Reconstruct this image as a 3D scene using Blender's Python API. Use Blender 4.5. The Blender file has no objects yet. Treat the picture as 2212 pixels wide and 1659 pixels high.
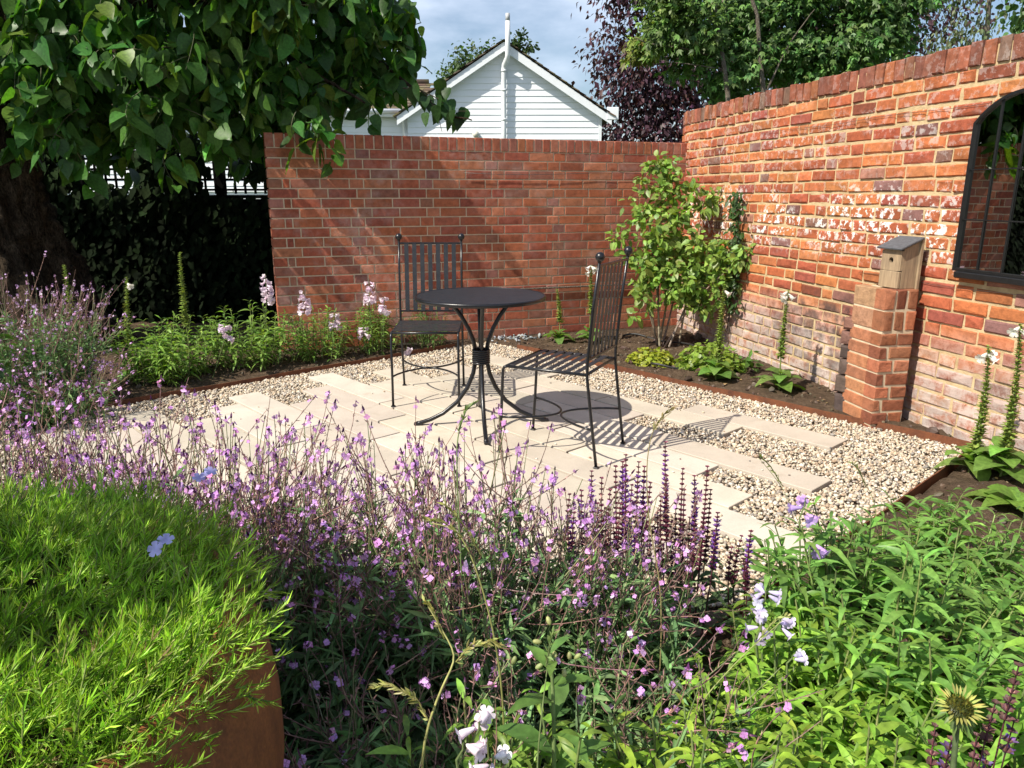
import bpy, math, random
import numpy as np
from mathutils import Vector, Matrix
R_ = math.radians
random.seed(11)
rng = np.random.default_rng(11)
scene = bpy.context.scene
col_main = scene.collection

# ------------------------------------------------------------------ camera
PITCH, CAM_H = 14.5, 1.27
cam = bpy.data.cameras.new('camera'); cam.sensor_width = 36; cam.lens = 25.99; cam.clip_start = .02; cam.clip_end = 2000
cam_o = bpy.data.objects.new('camera', cam); col_main.objects.link(cam_o)
cam_o.location = (0, 0, CAM_H); cam_o.rotation_euler = (R_(90 - PITCH), 0, 0)
scene.camera = cam_o

# ------------------------------------------------------------------ sky, sun, exposure
SUN = Vector((-.561, -.372, .739)).normalized()          # towards the sun
sun_el = math.asin(SUN.z); sun_az = math.atan2(SUN.x, SUN.y)
world = bpy.data.worlds.new('World'); scene.world = world; world.use_nodes = True
wn, wl = world.node_tree.nodes, world.node_tree.links
wn.clear()
w_out = wn.new('ShaderNodeOutputWorld'); w_bg = wn.new('ShaderNodeBackground')
sky = wn.new('ShaderNodeTexSky'); sky.sky_type = 'NISHITA'; sky.sun_disc = False
sky.sun_elevation = sun_el; sky.sun_rotation = sun_az; sky.air_density = 1.0; sky.dust_density = 1.2; sky.ozone_density = 1.4
w_tc = wn.new('ShaderNodeTexCoord'); w_map = wn.new('ShaderNodeMapping'); w_map.inputs['Scale'].default_value = (1.6, 1.6, 4.2)
w_no = wn.new('ShaderNodeTexNoise'); w_no.inputs['Scale'].default_value = 1.7; w_no.inputs['Detail'].default_value = 7; w_no.inputs['Roughness'].default_value = .55
w_rp = wn.new('ShaderNodeValToRGB'); w_rp.color_ramp.elements[0].position = .45; w_rp.color_ramp.elements[1].position = .72
w_rp.color_ramp.elements[1].color = (.75, .75, .75, 1)
w_mx = wn.new('ShaderNodeMix'); w_mx.data_type = 'RGBA'; w_mx.inputs[7].default_value = (8.8, 9.6, 11.2, 1)
wl.new(w_tc.outputs['Generated'], w_map.inputs[0]); wl.new(w_map.outputs[0], w_no.inputs['Vector']); wl.new(w_no.outputs[0], w_rp.inputs[0])
wl.new(w_rp.outputs[0], w_mx.inputs[0]); wl.new(sky.outputs[0], w_mx.inputs[6]); wl.new(w_mx.outputs[2], w_bg.inputs[0])
w_bg.inputs[1].default_value = .095
wl.new(w_bg.outputs[0], w_out.inputs[0])
sun = bpy.data.lights.new('sun', 'SUN'); sun.energy = 5.0; sun.angle = R_(.53); sun.color = (1, .93, .81)
sun_o = bpy.data.objects.new('sun', sun); col_main.objects.link(sun_o)
sun_o.rotation_euler = SUN.to_track_quat('Z', 'Y').to_euler(); sun_o.location = (-6, -4, 9)
scene.view_settings.view_transform = 'Standard'; scene.view_settings.look = 'None'
scene.view_settings.gamma = 1.0; scene.view_settings.use_curve_mapping = False
scene.view_settings.exposure = .55
scene.render.engine = 'CYCLES'
scene.cycles.use_denoising = True
scene.cycles.max_bounces = 8; scene.cycles.transparent_max_bounces = 8
scene.cycles.sample_clamp_indirect = 8

# ------------------------------------------------------------------ helpers
CP, SP = math.cos(R_(PITCH)), math.sin(R_(PITCH))
def at(x, y, Y):
    """point of the place at depth Y seen at (x, y) of a 2212-wide picture"""
    u, v = x - 1106., 829.5 - y
    s = Y / (1597. * CP + v * SP)
    return np.array((u * s, Y, CAM_H + (-1597. * SP + v * CP) * s))
A_, B_ = np.array((.676, -.737)), np.array((.737, .676))      # patio axes: along the planks, across them
def ab(a, b, z=0.):
    q = a * A_ + b * B_
    return np.array((q[0], q[1], z))
def to_ab(P): return P[..., 0] * A_[0] + P[..., 1] * A_[1], P[..., 0] * B_[0] + P[..., 1] * B_[1]
def norm(v): return v / np.maximum(np.linalg.norm(v, axis=-1, keepdims=True), 1e-9)
def U(a, b, n=None): return rng.uniform(a, b, n)
def jit(c, n, v=.18, h=.06):
    c = np.asarray(c, float)
    return np.clip(c * np.exp(rng.normal(0, v, (n, 1))) * np.exp(rng.normal(0, h, (n, 3))), 0, .95)

class Acc:
    """collects many small pieces as arrays and links them as ONE mesh object"""
    def __init__(s): s.V = []; s.F = {3: [], 4: []}; s.C = []; s.n = 0
    def add(s, V, F, C):
        n, k = V.shape[:2]
        C = np.broadcast_to(np.asarray(C, float), (n, 3)) if np.ndim(C) < 3 else C
        if C.ndim == 2: C = np.repeat(C[:, None, :], k, 1)
        off = s.n + np.arange(n)[:, None, None] * k
        for q, f in F.items():
            if len(f): s.F[q].append((np.asarray(f)[None] + off).reshape(-1, q))
        s.V.append(V.reshape(-1, 3)); s.C.append(C.reshape(-1, 3)); s.n += n * k
    def mesh(s, name, mat, smooth=True):
        me = bpy.data.meshes.new(name)
        if not s.n: return me
        V = np.concatenate(s.V).astype(np.float32); C = np.concatenate(s.C)
        t = np.concatenate(s.F[3]) if s.F[3] else np.zeros((0, 3), int)
        q = np.concatenate(s.F[4]) if s.F[4] else np.zeros((0, 4), int)
        loops = np.concatenate([t.ravel(), q.ravel()]).astype(np.int32)
        starts = np.concatenate([np.arange(len(t)) * 3, len(t) * 3 + np.arange(len(q)) * 4]).astype(np.int32)
        me.vertices.add(len(V)); me.loops.add(len(loops)); me.polygons.add(len(starts))
        me.vertices.foreach_set('co', V.ravel()); me.loops.foreach_set('vertex_index', loops)
        me.polygons.foreach_set('loop_start', starts)
        me.polygons.foreach_set('use_smooth', np.full(len(starts), smooth))
        me.update(calc_edges=True)
        a = me.color_attributes.new('col', 'FLOAT_COLOR', 'POINT')
        a.data.foreach_set('color', np.concatenate([C, np.ones((len(C), 1))], 1).astype(np.float32).ravel())
        if mat: me.materials.append(mat)
        return me
    def build(s, name, mat, parent=None, kind=None, smooth=True):
        o = bpy.data.objects.new(name, s.mesh(name, mat, smooth)); col_main.objects.link(o)
        if parent: o.parent = parent
        if kind: o['kind'] = kind
        return o

def tag(o, label, cat, group=None):
    o['label'] = label; o['category'] = cat
    if group: o['group'] = group
    return o
def thing(name, label, cat, loc=(0, 0, 0), rz=0., group=None):
    o = bpy.data.objects.new(name, None); col_main.objects.link(o)
    o.location = loc; o.rotation_euler = (0, 0, rz); o.empty_display_size = .1
    return tag(o, label, cat, group)
def link(name, me, parent=None, mat4=None):
    o = bpy.data.objects.new(name, me); col_main.objects.link(o)
    if parent: o.parent = parent
    if mat4 is not None: o.matrix_local = mat4
    return o

PROF = {'lance': ([0, .2, .45, .75, 1], [.15, .7, 1, .6, .03]),
        'heart': ([0, .1, .3, .55, .8, .93, 1], [.35, .85, 1, .82, .42, .14, .02]),
        'ovate': ([0, .15, .4, .7, .9, 1], [.2, .7, 1, .75, .32, .03]),
        'oblan': ([0, .3, .6, .85, 1], [.18, .45, 1, .8, .08]),
        'round': ([0, .15, .45, .75, 1], [.3, .85, 1, .8, .25]),
        'lance3': ([0, .4, 1], [.25, 1, .03]), 'ovate3': ([0, .35, .75, 1], [.3, 1, .6, .03]),
        'petal': ([0, .5, .85, 1], [.25, .8, 1, .55])}
def leaf_arrays(P, D, N, L, W, prof, droop, fold, wave=0.):
    n = len(P); t, w = (np.array(x, float) for x in PROF[prof])
    D = norm(D); S = norm(np.cross(D, N)); N2 = np.cross(S, D)
    L = np.broadcast_to(L, (n,)); W = np.broadcast_to(W, (n,)); droop = np.broadcast_to(droop, (n,))
    Cn = P[:, None] + D[:, None] * (L[:, None] * t)[..., None]
    Cn[..., 2] -= droop[:, None] * L[:, None] * t ** 2
    A = S[:, None] * (W[:, None] * w)[..., None]
    B = N2[:, None] * (fold * W[:, None] * w)[..., None]
    wv = 0
    if wave: wv = N2[:, None] * (rng.normal(0, wave, (n, len(t))) * W[:, None])[..., None]
    V = np.stack([Cn - A + B + wv, Cn, Cn + A + B - wv], 2).reshape(n, len(t) * 3, 3)
    q = []
    for i in range(len(t) - 1):
        a = i * 3; q += [(a, a + 1, a + 4, a + 3), (a + 1, a + 2, a + 5, a + 4)]
    return V, {4: q}
def leaves(acc, P, D, N, L, W, col, prof='lance', droop=.25, fold=.25, wave=0.):
    V, F = leaf_arrays(np.asarray(P, float), np.asarray(D, float), np.asarray(N, float), L, W, prof, droop, fold, wave)
    acc.add(V, F, col)
def needles(acc, P, D, N, L, W, col, droop=0.):
    n = len(P); D = norm(D); S = norm(np.cross(D, N)); t = np.array((0, .55, 1.)); w = np.array((1, .9, .08))
    L = np.broadcast_to(L, (n,)); W = np.broadcast_to(W, (n,))
    C = P[:, None] + D[:, None] * (L[:, None] * t)[..., None]; C[..., 2] -= droop * L[:, None] * t ** 2
    A = S[:, None] * (W[:, None] * w)[..., None]
    acc.add(np.stack([C - A, C + A], 2).reshape(n, 6, 3), {4: [(0, 1, 3, 2), (2, 3, 5, 4)]}, col)
def tubes(acc, Q, r, col, sides=4, cap=False):
    """Q (n,K,3) polylines, r (n,K) or scalar radii"""
    Q = np.asarray(Q, float); n, K = Q.shape[:2]
    r = np.broadcast_to(np.asarray(r, float), (n, K))
    T = norm(np.gradient(Q, axis=1))
    ref = np.where(np.abs(T[..., 2:3]) > .93, np.array((1., 0, 0)), np.array((0., 0, 1.)))
    if K > 1: ref = np.repeat(ref[:, :1], K, 1)
    A = norm(np.cross(T, ref)); B = np.cross(T, A)
    th = np.arange(sides) * 2 * math.pi / sides
    V = Q[:, :, None] + r[..., None, None] * (A[:, :, None] * np.cos(th)[:, None] + B[:, :, None] * np.sin(th)[:, None])
    q = [(i * sides + j, i * sides + (j + 1) % sides, (i + 1) * sides + (j + 1) % sides, (i + 1) * sides + j) for i in range(K - 1) for j in range(sides)]
    F = {4: q}
    if cap and sides >= 4:
        F = {4: list(q), 3: []}
        for e, rev in ((0, True), ((K - 1) * sides, False)):
            for j in range(1, sides - 1):
                tr = (e, e + j, e + j + 1); F[3].append(tr[::-1] if rev else tr)
    acc.add(V.reshape(n, K * sides, 3), F, col)
def curve(a, b, bend, K=6):
    """bent stems from a to b (n,3), bend (n,3) pulls the middle"""
    t = np.linspace(0, 1, K)[None, :, None]
    return a[:, None] * (1 - t) + b[:, None] * t + bend[:, None] * (4 * t * (1 - t))
def along(Q, t):
    """points and tangents at parameter t (n,m) on polylines Q (n,K,3)"""
    n, K = Q.shape[:2]; f = np.clip(t, 0, .9999) * (K - 1); i = f.astype(int); f = (f - i)[..., None]
    ii = np.arange(n)[:, None]
    return Q[ii, i] * (1 - f) + Q[ii, i + 1] * f, norm(Q[ii, i + 1] - Q[ii, i])
def ico(sub=0):
    p = (1 + 5 ** .5) / 2
    v = [(-1, p, 0), (1, p, 0), (-1, -p, 0), (1, -p, 0), (0, -1, p), (0, 1, p), (0, -1, -p), (0, 1, -p), (p, 0, -1), (p, 0, 1), (-p, 0, -1), (-p, 0, 1)]
    f = [(0, 11, 5), (0, 5, 1), (0, 1, 7), (0, 7, 10), (0, 10, 11), (1, 5, 9), (5, 11, 4), (11, 10, 2), (10, 7, 6), (7, 1, 8), (3, 9, 4), (3, 4, 2), (3, 2, 6), (3, 6, 8), (3, 8, 9), (4, 9, 5), (2, 4, 11), (6, 2, 10), (8, 6, 7), (9, 8, 1)]
    v = [np.array(x) / np.linalg.norm(x) for x in v]
    for _ in range(sub):
        g = []; mid = {}
        def m(a, b):
            k = (min(a, b), max(a, b))
            if k not in mid:
                x = v[a] + v[b]; v.append(x / np.linalg.norm(x)); mid[k] = len(v) - 1
            return mid[k]
        for a, b, c in f:
            x, y, z = m(a, b), m(b, c), m(c, a); g += [(a, x, z), (b, y, x), (c, z, y), (x, y, z)]
        f = g
    return np.array(v), f
def rand_rot(n):
    q = norm(rng.normal(size=(n, 4))); w, x, y, z = q.T
    return np.stack([1 - 2 * (y * y + z * z), 2 * (x * y - z * w), 2 * (x * z + y * w), 2 * (x * y + z * w), 1 - 2 * (x * x + z * z), 2 * (y * z - x * w),
                     2 * (x * z - y * w), 2 * (y * z + x * w), 1 - 2 * (x * x + y * y)], 1).reshape(n, 3, 3)
def blobs(acc, P, r, col, sub=0, rot=None, jitter=0.):
    V, F = ico(sub) if sub >= 0 else (np.array([(1, 0, 0), (0, 1, 0), (-1, 0, 0), (0, -1, 0), (0, 0, 1), (0, 0, -1.)]), [(0, 1, 4), (1, 2, 4), (2, 3, 4), (3, 0, 4), (1, 0, 5), (2, 1, 5), (3, 2, 5), (0, 3, 5)]); n = len(P); r = np.asarray(r, float)
    if r.ndim == 0: r = np.full((n, 3), r)
    if r.ndim == 1: r = np.repeat(r[:, None], 3, 1)
    X = V[None] * r[:, None, :]
    if jitter: X = X * (1 + rng.normal(0, jitter, (n, len(V), 1)))
    if rot is not None: X = np.einsum('nij,nkj->nki', rot, X)
    acc.add(P[:, None] + X, {3: F}, col)
def petal4(acc, P, D, N, L, W, col):
    D = norm(D); S = norm(np.cross(D, N)); A = S * W[:, None]; l = L[:, None]
    acc.add(np.stack([P, P + D * l * .6 + A, P + D * l, P + D * l * .6 - A], 1), {4: [(0, 1, 2, 3)]}, col)
def florets(acc, P, N, r, col, petals=4, cup=.25, width=.42, prof='petal', flat=False):
    """flat flowers: petals around the normal N"""
    n = len(P); N = norm(N); X = norm(np.cross(N, norm(rng.normal(size=(n, 3))))); Y = np.cross(N, X)
    r = np.broadcast_to(r, (n,)); col = np.broadcast_to(col, (n, 3))
    for k in range(petals):
        a = 2 * math.pi * k / petals
        D = X * math.cos(a) + Y * math.sin(a) + N * cup
        if flat: petal4(acc, P, D, N, r, r * width, col)
        else: leaves(acc, P, D, N, r, r * width, col, prof, 0., .1)
def bells(acc, P, D, L, col, lipcol=None, sides=8):
    """tubular flowers opening along D"""
    n = len(P); D = norm(D); X = norm(np.cross(D, np.array((.31, .2, .93)))); Y = np.cross(D, X)
    L = np.broadcast_to(L, (n,)); t = np.array((0, .12, .45, .8, 1.0, 1.02)); rr = np.array((.06, .13, .2, .26, .3, .26))
    th = np.arange(sides) * 2 * math.pi / sides
    wob = 1 + .18 * np.cos(5 * th)
    V = []
    for k in range(len(t)):
        w = wob if k >= 4 else 1.
        V.append(P[:, None] + D[:, None] * (L * t[k])[:, None, None] + (L * rr[k])[:, None, None] * ((X[:, None] * np.cos(th)[:, None] + Y[:, None] * np.sin(th)[:, None]) * (np.broadcast_to(w, (sides,)))[:, None]))
    V = np.stack(V, 1).reshape(n, -1, 3)
    q = [(i * sides + j, i * sides + (j + 1) % sides, (i + 1) * sides + (j + 1) % sides, (i + 1) * sides + j) for i in range(len(t) - 1) for j in range(sides)]
    C = np.repeat(np.broadcast_to(col, (n, 3))[:, None], V.shape[1], 1).copy()
    if lipcol is not None: C[:, 4 * sides:] = lipcol
    acc.add(V, {4: q}, C)
    florets(acc, P + D * (L * .96)[:, None], D, L * .62, np.clip(np.broadcast_to(col, (n, 3)) * 1.04, 0, .92), 5, .35, .4)
def box(acc, c, s, M=None, col=(1, 1, 1), bev=0.):
    """bevelled box: centre c, size s, optional 3x3 M"""
    x, y, z = (k / 2 for k in s)
    if bev <= 0:
        V = np.array([(i * x, j * y, k * z) for i in (-1, 1) for j in (-1, 1) for k in (-1, 1)], float)
        q = [(0, 1, 3, 2), (4, 6, 7, 5), (0, 4, 5, 1), (2, 3, 7, 6), (0, 2, 6, 4), (1, 5, 7, 3)]; F = {4: q}
    else:
        b = min(bev, x * .9, y * .9, z * .9); V = []; ix = {}
        for i in (-1, 1):
            for j in (-1, 1):
                for k in (-1, 1):
                    for ax in range(3):
                        d = [x - b, y - b, z - b]; d[ax] = (x, y, z)[ax]
                        ix[(i, j, k, ax)] = len(V); V.append((i * d[0], j * d[1], k * d[2]))
        V = np.array(V); q = []; t = []
        for ax in range(3):
            o1, o2 = [k for k in range(3) if k != ax]
            for sg in (-1, 1):
                l = []
                for (p, r) in ((-1, -1), (1, -1), (1, 1), (-1, 1)):
                    k = [0, 0, 0]; k[ax] = sg; k[o1] = p; k[o2] = r; l.append(ix[(*k, ax)])
                q.append(tuple(l))
            for p in (-1, 1):
                for r in (-1, 1):
                    l = []
                    for sg, w in ((-1, o1), (1, o1), (1, o2), (-1, o2)):
                        k = [0, 0, 0]; k[ax] = sg; k[o1] = p; k[o2] = r; l.append(ix[(*k, w)])
                    q.append(tuple(l))
        for i in (-1, 1):
            for j in (-1, 1):
                for k in (-1, 1): t.append(tuple(ix[(i, j, k, a)] for a in range(3)))
        F = {4: q, 3: t}
    if M is not None: V = V @ np.asarray(M).T
    acc.add((V + np.asarray(c))[None], F, col)
def one(fn, *a, **k):
    x = Acc(); fn(x, *a, **k); return x

# ------------------------------------------------------------------ materials
def M_(name):
    m = bpy.data.materials.new(name); m.use_nodes = True; nt = m.node_tree; nt.nodes.clear()
    o = nt.nodes.new('ShaderNodeOutputMaterial'); b = nt.nodes.new('ShaderNodeBsdfPrincipled'); nt.links.new(b.outputs[0], o.inputs[0])
    return m, nt.nodes, nt.links, b, o
def noise(n, l, scale, detail=5, rough=.55, vec=None, dist=0.):
    t = n.new('ShaderNodeTexNoise'); t.inputs['Scale'].default_value = scale; t.inputs['Detail'].default_value = detail
    t.inputs['Roughness'].default_value = rough; t.inputs['Distortion'].default_value = dist
    if vec: l.new(vec, t.inputs['Vector'])
    return t.outputs[0]
def ramp(n, l, f, stops):
    r = n.new('ShaderNodeValToRGB'); e = r.color_ramp.elements
    while len(e) > 1: e.remove(e[-1])
    e[0].position, e[0].color = stops[0][0], (*stops[0][1], 1)
    for p, c in stops[1:]:
        k = e.new(p); k.color = (*c, 1)
    l.new(f, r.inputs[0]); return r.outputs[0]
def mix(n, l, f, a, b, mode='MIX'):
    m = n.new('ShaderNodeMix'); m.data_type = 'RGBA'; m.blend_type = mode
    for i, v in ((0, f), (6, a), (7, b)):
        if isinstance(v, (int, float)): m.inputs[i].default_value = v
        elif isinstance(v, tuple): m.inputs[i].default_value = (*v, 1)
        else: l.new(v, m.inputs[i])
    return m.outputs[2]
def math_(n, l, op, a, b=0., c=None):
    m = n.new('ShaderNodeMath'); m.operation = op
    for i, v in enumerate((a, b, c)):
        if v is None: continue
        if isinstance(v, (int, float)): m.inputs[i].default_value = v
        else: l.new(v, m.inputs[i])
    return m.outputs[0]
def bump(n, l, b, h, strength=.4, dist=.01):
    k = n.new('ShaderNodeBump'); k.inputs['Strength'].default_value = strength; k.inputs['Distance'].default_value = dist
    l.new(h, k.inputs['Height']); l.new(k.outputs[0], b.inputs['Normal'])
def pos(n): return n.new('ShaderNodeNewGeometry').outputs['Position']
def attr(n):
    a = n.new('ShaderNodeAttribute'); a.attribute_name = 'col'; return a.outputs[0]
G3 = lambda v: (v, v, v)

def leaf_mat(name, trans=.38, rough=.42, tint=(1.25, 1.3, .45), spec=.4):
    m, n, l, b, o = M_(name)
    c = attr(n); v = noise(n, l, 60, 2, .5, pos(n))
    c2 = mix(n, l, 1., c, ramp(n, l, v, [(.3, G3(.72)), (.7, G3(1.25))]), 'MULTIPLY')
    l.new(c2, b.inputs['Base Color']); b.inputs['Roughness'].default_value = rough; b.inputs['Specular IOR Level'].default_value = spec
    t = n.new('ShaderNodeBsdfTranslucent'); l.new(mix(n, l, 1., c2, tint, 'MULTIPLY'), t.inputs[0])
    x = n.new('ShaderNodeMixShader'); x.inputs[0].default_value = trans
    l.new(b.outputs[0], x.inputs[1]); l.new(t.outputs[0], x.inputs[2]); l.new(x.outputs[0], o.inputs[0])
    return m
m_leaf = leaf_mat('leaf_green')
m_tree_leaf = leaf_mat('leaf_tree', .34, .42, (1.5, 1.7, .35), .28)
m_far_leaf = leaf_mat('leaf_far', .3, .5)
m_grey_leaf = leaf_mat('leaf_greygreen', .25, .6, (1.1, 1.15, .7), .25)
m_phlox = leaf_mat('leaf_phlox', .35, .45, (1.2, 1.25, .5), .3)
m_ivy = leaf_mat('leaf_ivy', .05, .8, (1, 1, .6), .04)
m_petal = leaf_mat('petal', .3, .6, (1.1, 1.05, 1.1), .15)
m_stem = leaf_mat('stem', .0, .6, (1, 1, 1), .25)

def simple(name, base, rough=.5, metal=0., nscale=20., nv=.2, bstr=.0, spec=.5, detail=5):
    m, n, l, b, o = M_(name); p = pos(n); v = noise(n, l, nscale, detail, .6, p)
    base = np.array(base)
    l.new(ramp(n, l, v, [(.3, tuple(base * (1 - nv))), (.7, tuple(np.minimum(base * (1 + nv), .95)))]), b.inputs['Base Color'])
    b.inputs['Roughness'].default_value = rough; b.inputs['Metallic'].default_value = metal; b.inputs['Specular IOR Level'].default_value = spec
    if bstr: bump(n, l, b, v, bstr, .004)
    return m
m_iron = simple('black_iron', (.010, .010, .012), .3, 0., 90, .3, .15, .5)
m_iron_top = simple('black_iron_worn', (.017, .019, .023), .42, 0., 40, .35, .12, .5)
m_frame = simple('mirror_frame_metal', (.009, .009, .0095), .4, 0., 60, .3, .1)
m_white = simple('white_plastic', (.74, .77, .8), .45, 0., 6, .04)
m_fence = simple('shade_black', (.004, .004, .004), .9, 0., 30, .4, .3, .03)  # black deepened to carry the shade under the tree and inside the nest box
m_pipe = simple('flue_white', (.72, .74, .76), .4, 0., 12, .08)
m_hose = simple('black_hose', (.015, .015, .015), .5, 0., 50, .2)
m_wire = simple('steel_wire', (.12, .11, .1), .5, .6, 50, .3)
m_slate = simple('slate', (.085, .09, .1), .6, 0., 55, .3, .4)
m_stone = simple('slate_chip', (.25, .27, .28), .6, 0., 40, .3, .3)

def mat_cladding():
    m, n, l, b, o = M_('white_cladding'); v = noise(n, l, 1.3, 4, .6, pos(n))
    l.new(ramp(n, l, v, [(.3, (.70, .74, .78)), (.7, (.80, .82, .84))]), b.inputs['Base Color']); b.inputs['Roughness'].default_value = .42
    return m
m_clad = mat_cladding()
def mat_tile():
    m, n, l, b, o = M_('roof_tile'); p = pos(n)
    v = noise(n, l, 9, 6, .7, p); w = noise(n, l, 2.5, 4, .6, p)
    c = mix(n, l, ramp(n, l, w, [(.45, G3(0)), (.65, G3(1))]), ramp(n, l, v, [(.3, (.10, .075, .06)), (.7, (.2, .15, .11))]), (.16, .15, .05))
    l.new(mix(n, l, 1., c, attr(n), 'MULTIPLY'), b.inputs['Base Color']); b.inputs['Roughness'].default_value = .9; bump(n, l, b, v, .5, .02)
    return m
m_tile = mat_tile()

def mat_brick(name, old, bloom=1., bs=None):
    m, n, l, b, o = M_(name); p = pos(n); c = attr(n)
    v = noise(n, l, 26, 6, .7, p); fine = noise(n, l, 160, 3, .6, p)
    c = mix(n, l, 1., c, ramp(n, l, v, [(.25, G3(.55)), (.5, G3(.95)), (.75, G3(1.3))]), 'MULTIPLY')
    sp = n.new('ShaderNodeSeparateXYZ'); l.new(p, sp.inputs[0])
    if not old:
        wv = noise(n, l, 5, 6, .75, p)
        k = noise(n, l, 1.1, 2, .5, p)
        f = math_(n, l, 'MULTIPLY', ramp(n, l, wv, [(.47, G3(0)), (.75, G3(.62 * bloom))]), ramp(n, l, k, [(.40, G3(.2)), (.62, G3(1))]))
        c = mix(n, l, f, c, (.47, .37, .33))
    else:
        # flaking limewash: a band at chest height and all along the foot, soot by the old stub
        z = sp.outputs[2]; w1 = noise(n, l, 24, 6, .7, p); w2 = noise(n, l, 3.0, 3, .5, p)
        band = ramp(n, l, math_(n, l, 'MULTIPLY', z, .5), [(.42, G3(0)), (.50, G3(1)), (.60, G3(1)), (.68, G3(.1)), (.80, G3(.35)), (.97, G3(.1))])
        band = math_(n, l, 'MULTIPLY', band, ramp(n, l, w2, [(.40, G3(0)), (.54, G3(1))]))
        f = math_(n, l, 'MULTIPLY', band, ramp(n, l, w1, [(.515, G3(0)), (.56, G3(1))]))
        c = mix(n, l, f, c, (.78, .76, .73))
        low = ramp(n, l, z, [(.0, G3(1)), (.33, G3(.85)), (.60, G3(0))])
        w3 = noise(n, l, 13, 7, .75, p)
        f2 = math_(n, l, 'MULTIPLY', low, ramp(n, l, w3, [(.34, G3(.05)), (.54, G3(.92))]))
        c = mix(n, l, f2, c, mix(n, l, ramp(n, l, w2, [(.4, G3(0)), (.6, G3(1))]), (.58, .50, .45), (.36, .32, .29)))
        yy = sp.outputs[1]
        so = math_(n, l, 'MULTIPLY', ramp(n, l, math_(n, l, 'MULTIPLY', yy, .1), [(.418, G3(0)), (.43, G3(1)), (.52, G3(.8)), (.57, G3(0))]),
                   ramp(n, l, z, [(.0, G3(.15)), (.3, G3(1)), (.55, G3(1)), (.68, G3(0))]))
        w4 = noise(n, l, 6, 5, .7, p)
        f3 = math_(n, l, 'MULTIPLY', so, ramp(n, l, w4, [(.42, G3(0)), (.58, G3(.85))]))
        c = mix(n, l, f3, c, (.045, .04, .042))
    l.new(c, b.inputs['Base Color']); b.inputs['Roughness'].default_value = .88; b.inputs['Specular IOR Level'].default_value = .25
    h = math_(n, l, 'ADD', v, math_(n, l, 'MULTIPLY', fine, .4)); bump(n, l, b, h, bs or (.7 if old else .3), .008)
    return m
m_brick_new = mat_brick('brick_new', False); m_brick_old = mat_brick('brick_old', True); m_brick_rustic = mat_brick('brick_rustic', False, .15, 1.)
def mat_mortar(name, a, c, bs):
    m, n, l, b, o = M_(name); p = pos(n); v = noise(n, l, 14, 7, .7, p); f = noise(n, l, 220, 3, .6, p)
    l.new(ramp(n, l, v, [(.3, a), (.7, c)]), b.inputs['Base Color']); b.inputs['Roughness'].default_value = .95; b.inputs['Specular IOR Level'].default_value = .1
    bump(n, l, b, math_(n, l, 'ADD', v, math_(n, l, 'MULTIPLY', f, .5)), bs, .01); return m
m_mortar_new = mat_mortar('mortar_new', (.48, .385, .26), (.64, .53, .38), .3)
m_mortar_old = mat_mortar('mortar_old', (.40, .29, .155), (.64, .50, .30), .8)

def mat_paver():
    m, n, l, b, o = M_('paver_stone'); p = pos(n); v = noise(n, l, 3.2, 6, .6, p, .8); s = noise(n, l, 140, 3, .7, p); c = attr(n)
    k = ramp(n, l, v, [(.3, G3(.84)), (.7, G3(1.06))]); k2 = ramp(n, l, s, [(.3, G3(.93)), (.7, G3(1.05))])
    c = mix(n, l, 1., mix(n, l, 1., c, k, 'MULTIPLY'), k2, 'MULTIPLY')
    st = noise(n, l, 9, 4, .6, p)
    c = mix(n, l, ramp(n, l, st, [(.58, G3(0)), (.8, G3(.5))]), c, (.33, .27, .2))
    l.new(c, b.inputs['Base Color']); b.inputs['Roughness'].default_value = .75; b.inputs['Specular IOR Level'].default_value = .25; bump(n, l, b, s, .12, .003)
    return m
m_paver = mat_paver()
def mat_pebble():
    m, n, l, b, o = M_('pebble'); p = pos(n); v = noise(n, l, 120, 3, .6, p)
    l.new(mix(n, l, 1., attr(n), ramp(n, l, v, [(.3, G3(.8)), (.7, G3(1.15))]), 'MULTIPLY'), b.inputs['Base Color']); b.inputs['Roughness'].default_value = .6
    b.inputs['Specular IOR Level'].default_value = .35; return m
m_pebble = mat_pebble()
m_grit = mat_mortar('gravel_grit', (.07, .055, .04), (.18, .14, .10), .8)
def mat_soil():
    m, n, l, b, o = M_('soil'); p = pos(n); v = noise(n, l, 22, 8, .75, p); w = noise(n, l, 90, 4, .7, p)
    l.new(ramp(n, l, v, [(.3, (.05, .034, .023)), (.55, (.11, .076, .05)), (.75, (.21, .15, .105))]), b.inputs['Base Color']); b.inputs['Roughness'].default_value = .95
    b.inputs['Specular IOR Level'].default_value = .1; bump(n, l, b, math_(n, l, 'ADD', v, w), .9, .02); return m
m_soil = mat_soil()
def mat_corten(name='corten_steel', lo=(.13, .035, .012), hi=(.33, .11, .03)):
    m, n, l, b, o = M_(name); p = pos(n); v = noise(n, l, 9, 8, .75, p); f = noise(n, l, 180, 3, .6, p)
    c = ramp(n, l, v, [(.3, lo), (.7, hi)])
    l.new(mix(n, l, 1., c, ramp(n, l, f, [(.3, G3(.75)), (.7, G3(1.2))]), 'MULTIPLY'), b.inputs['Base Color']); b.inputs['Roughness'].default_value = .75
    bump(n, l, b, f, .2, .002); return m
m_corten = mat_corten('corten_steel', (.07, .022, .010), (.20, .065, .022))
m_corten_dark = mat_corten('corten_planter_steel', (.11, .032, .009), (.29, .098, .026))
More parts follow.
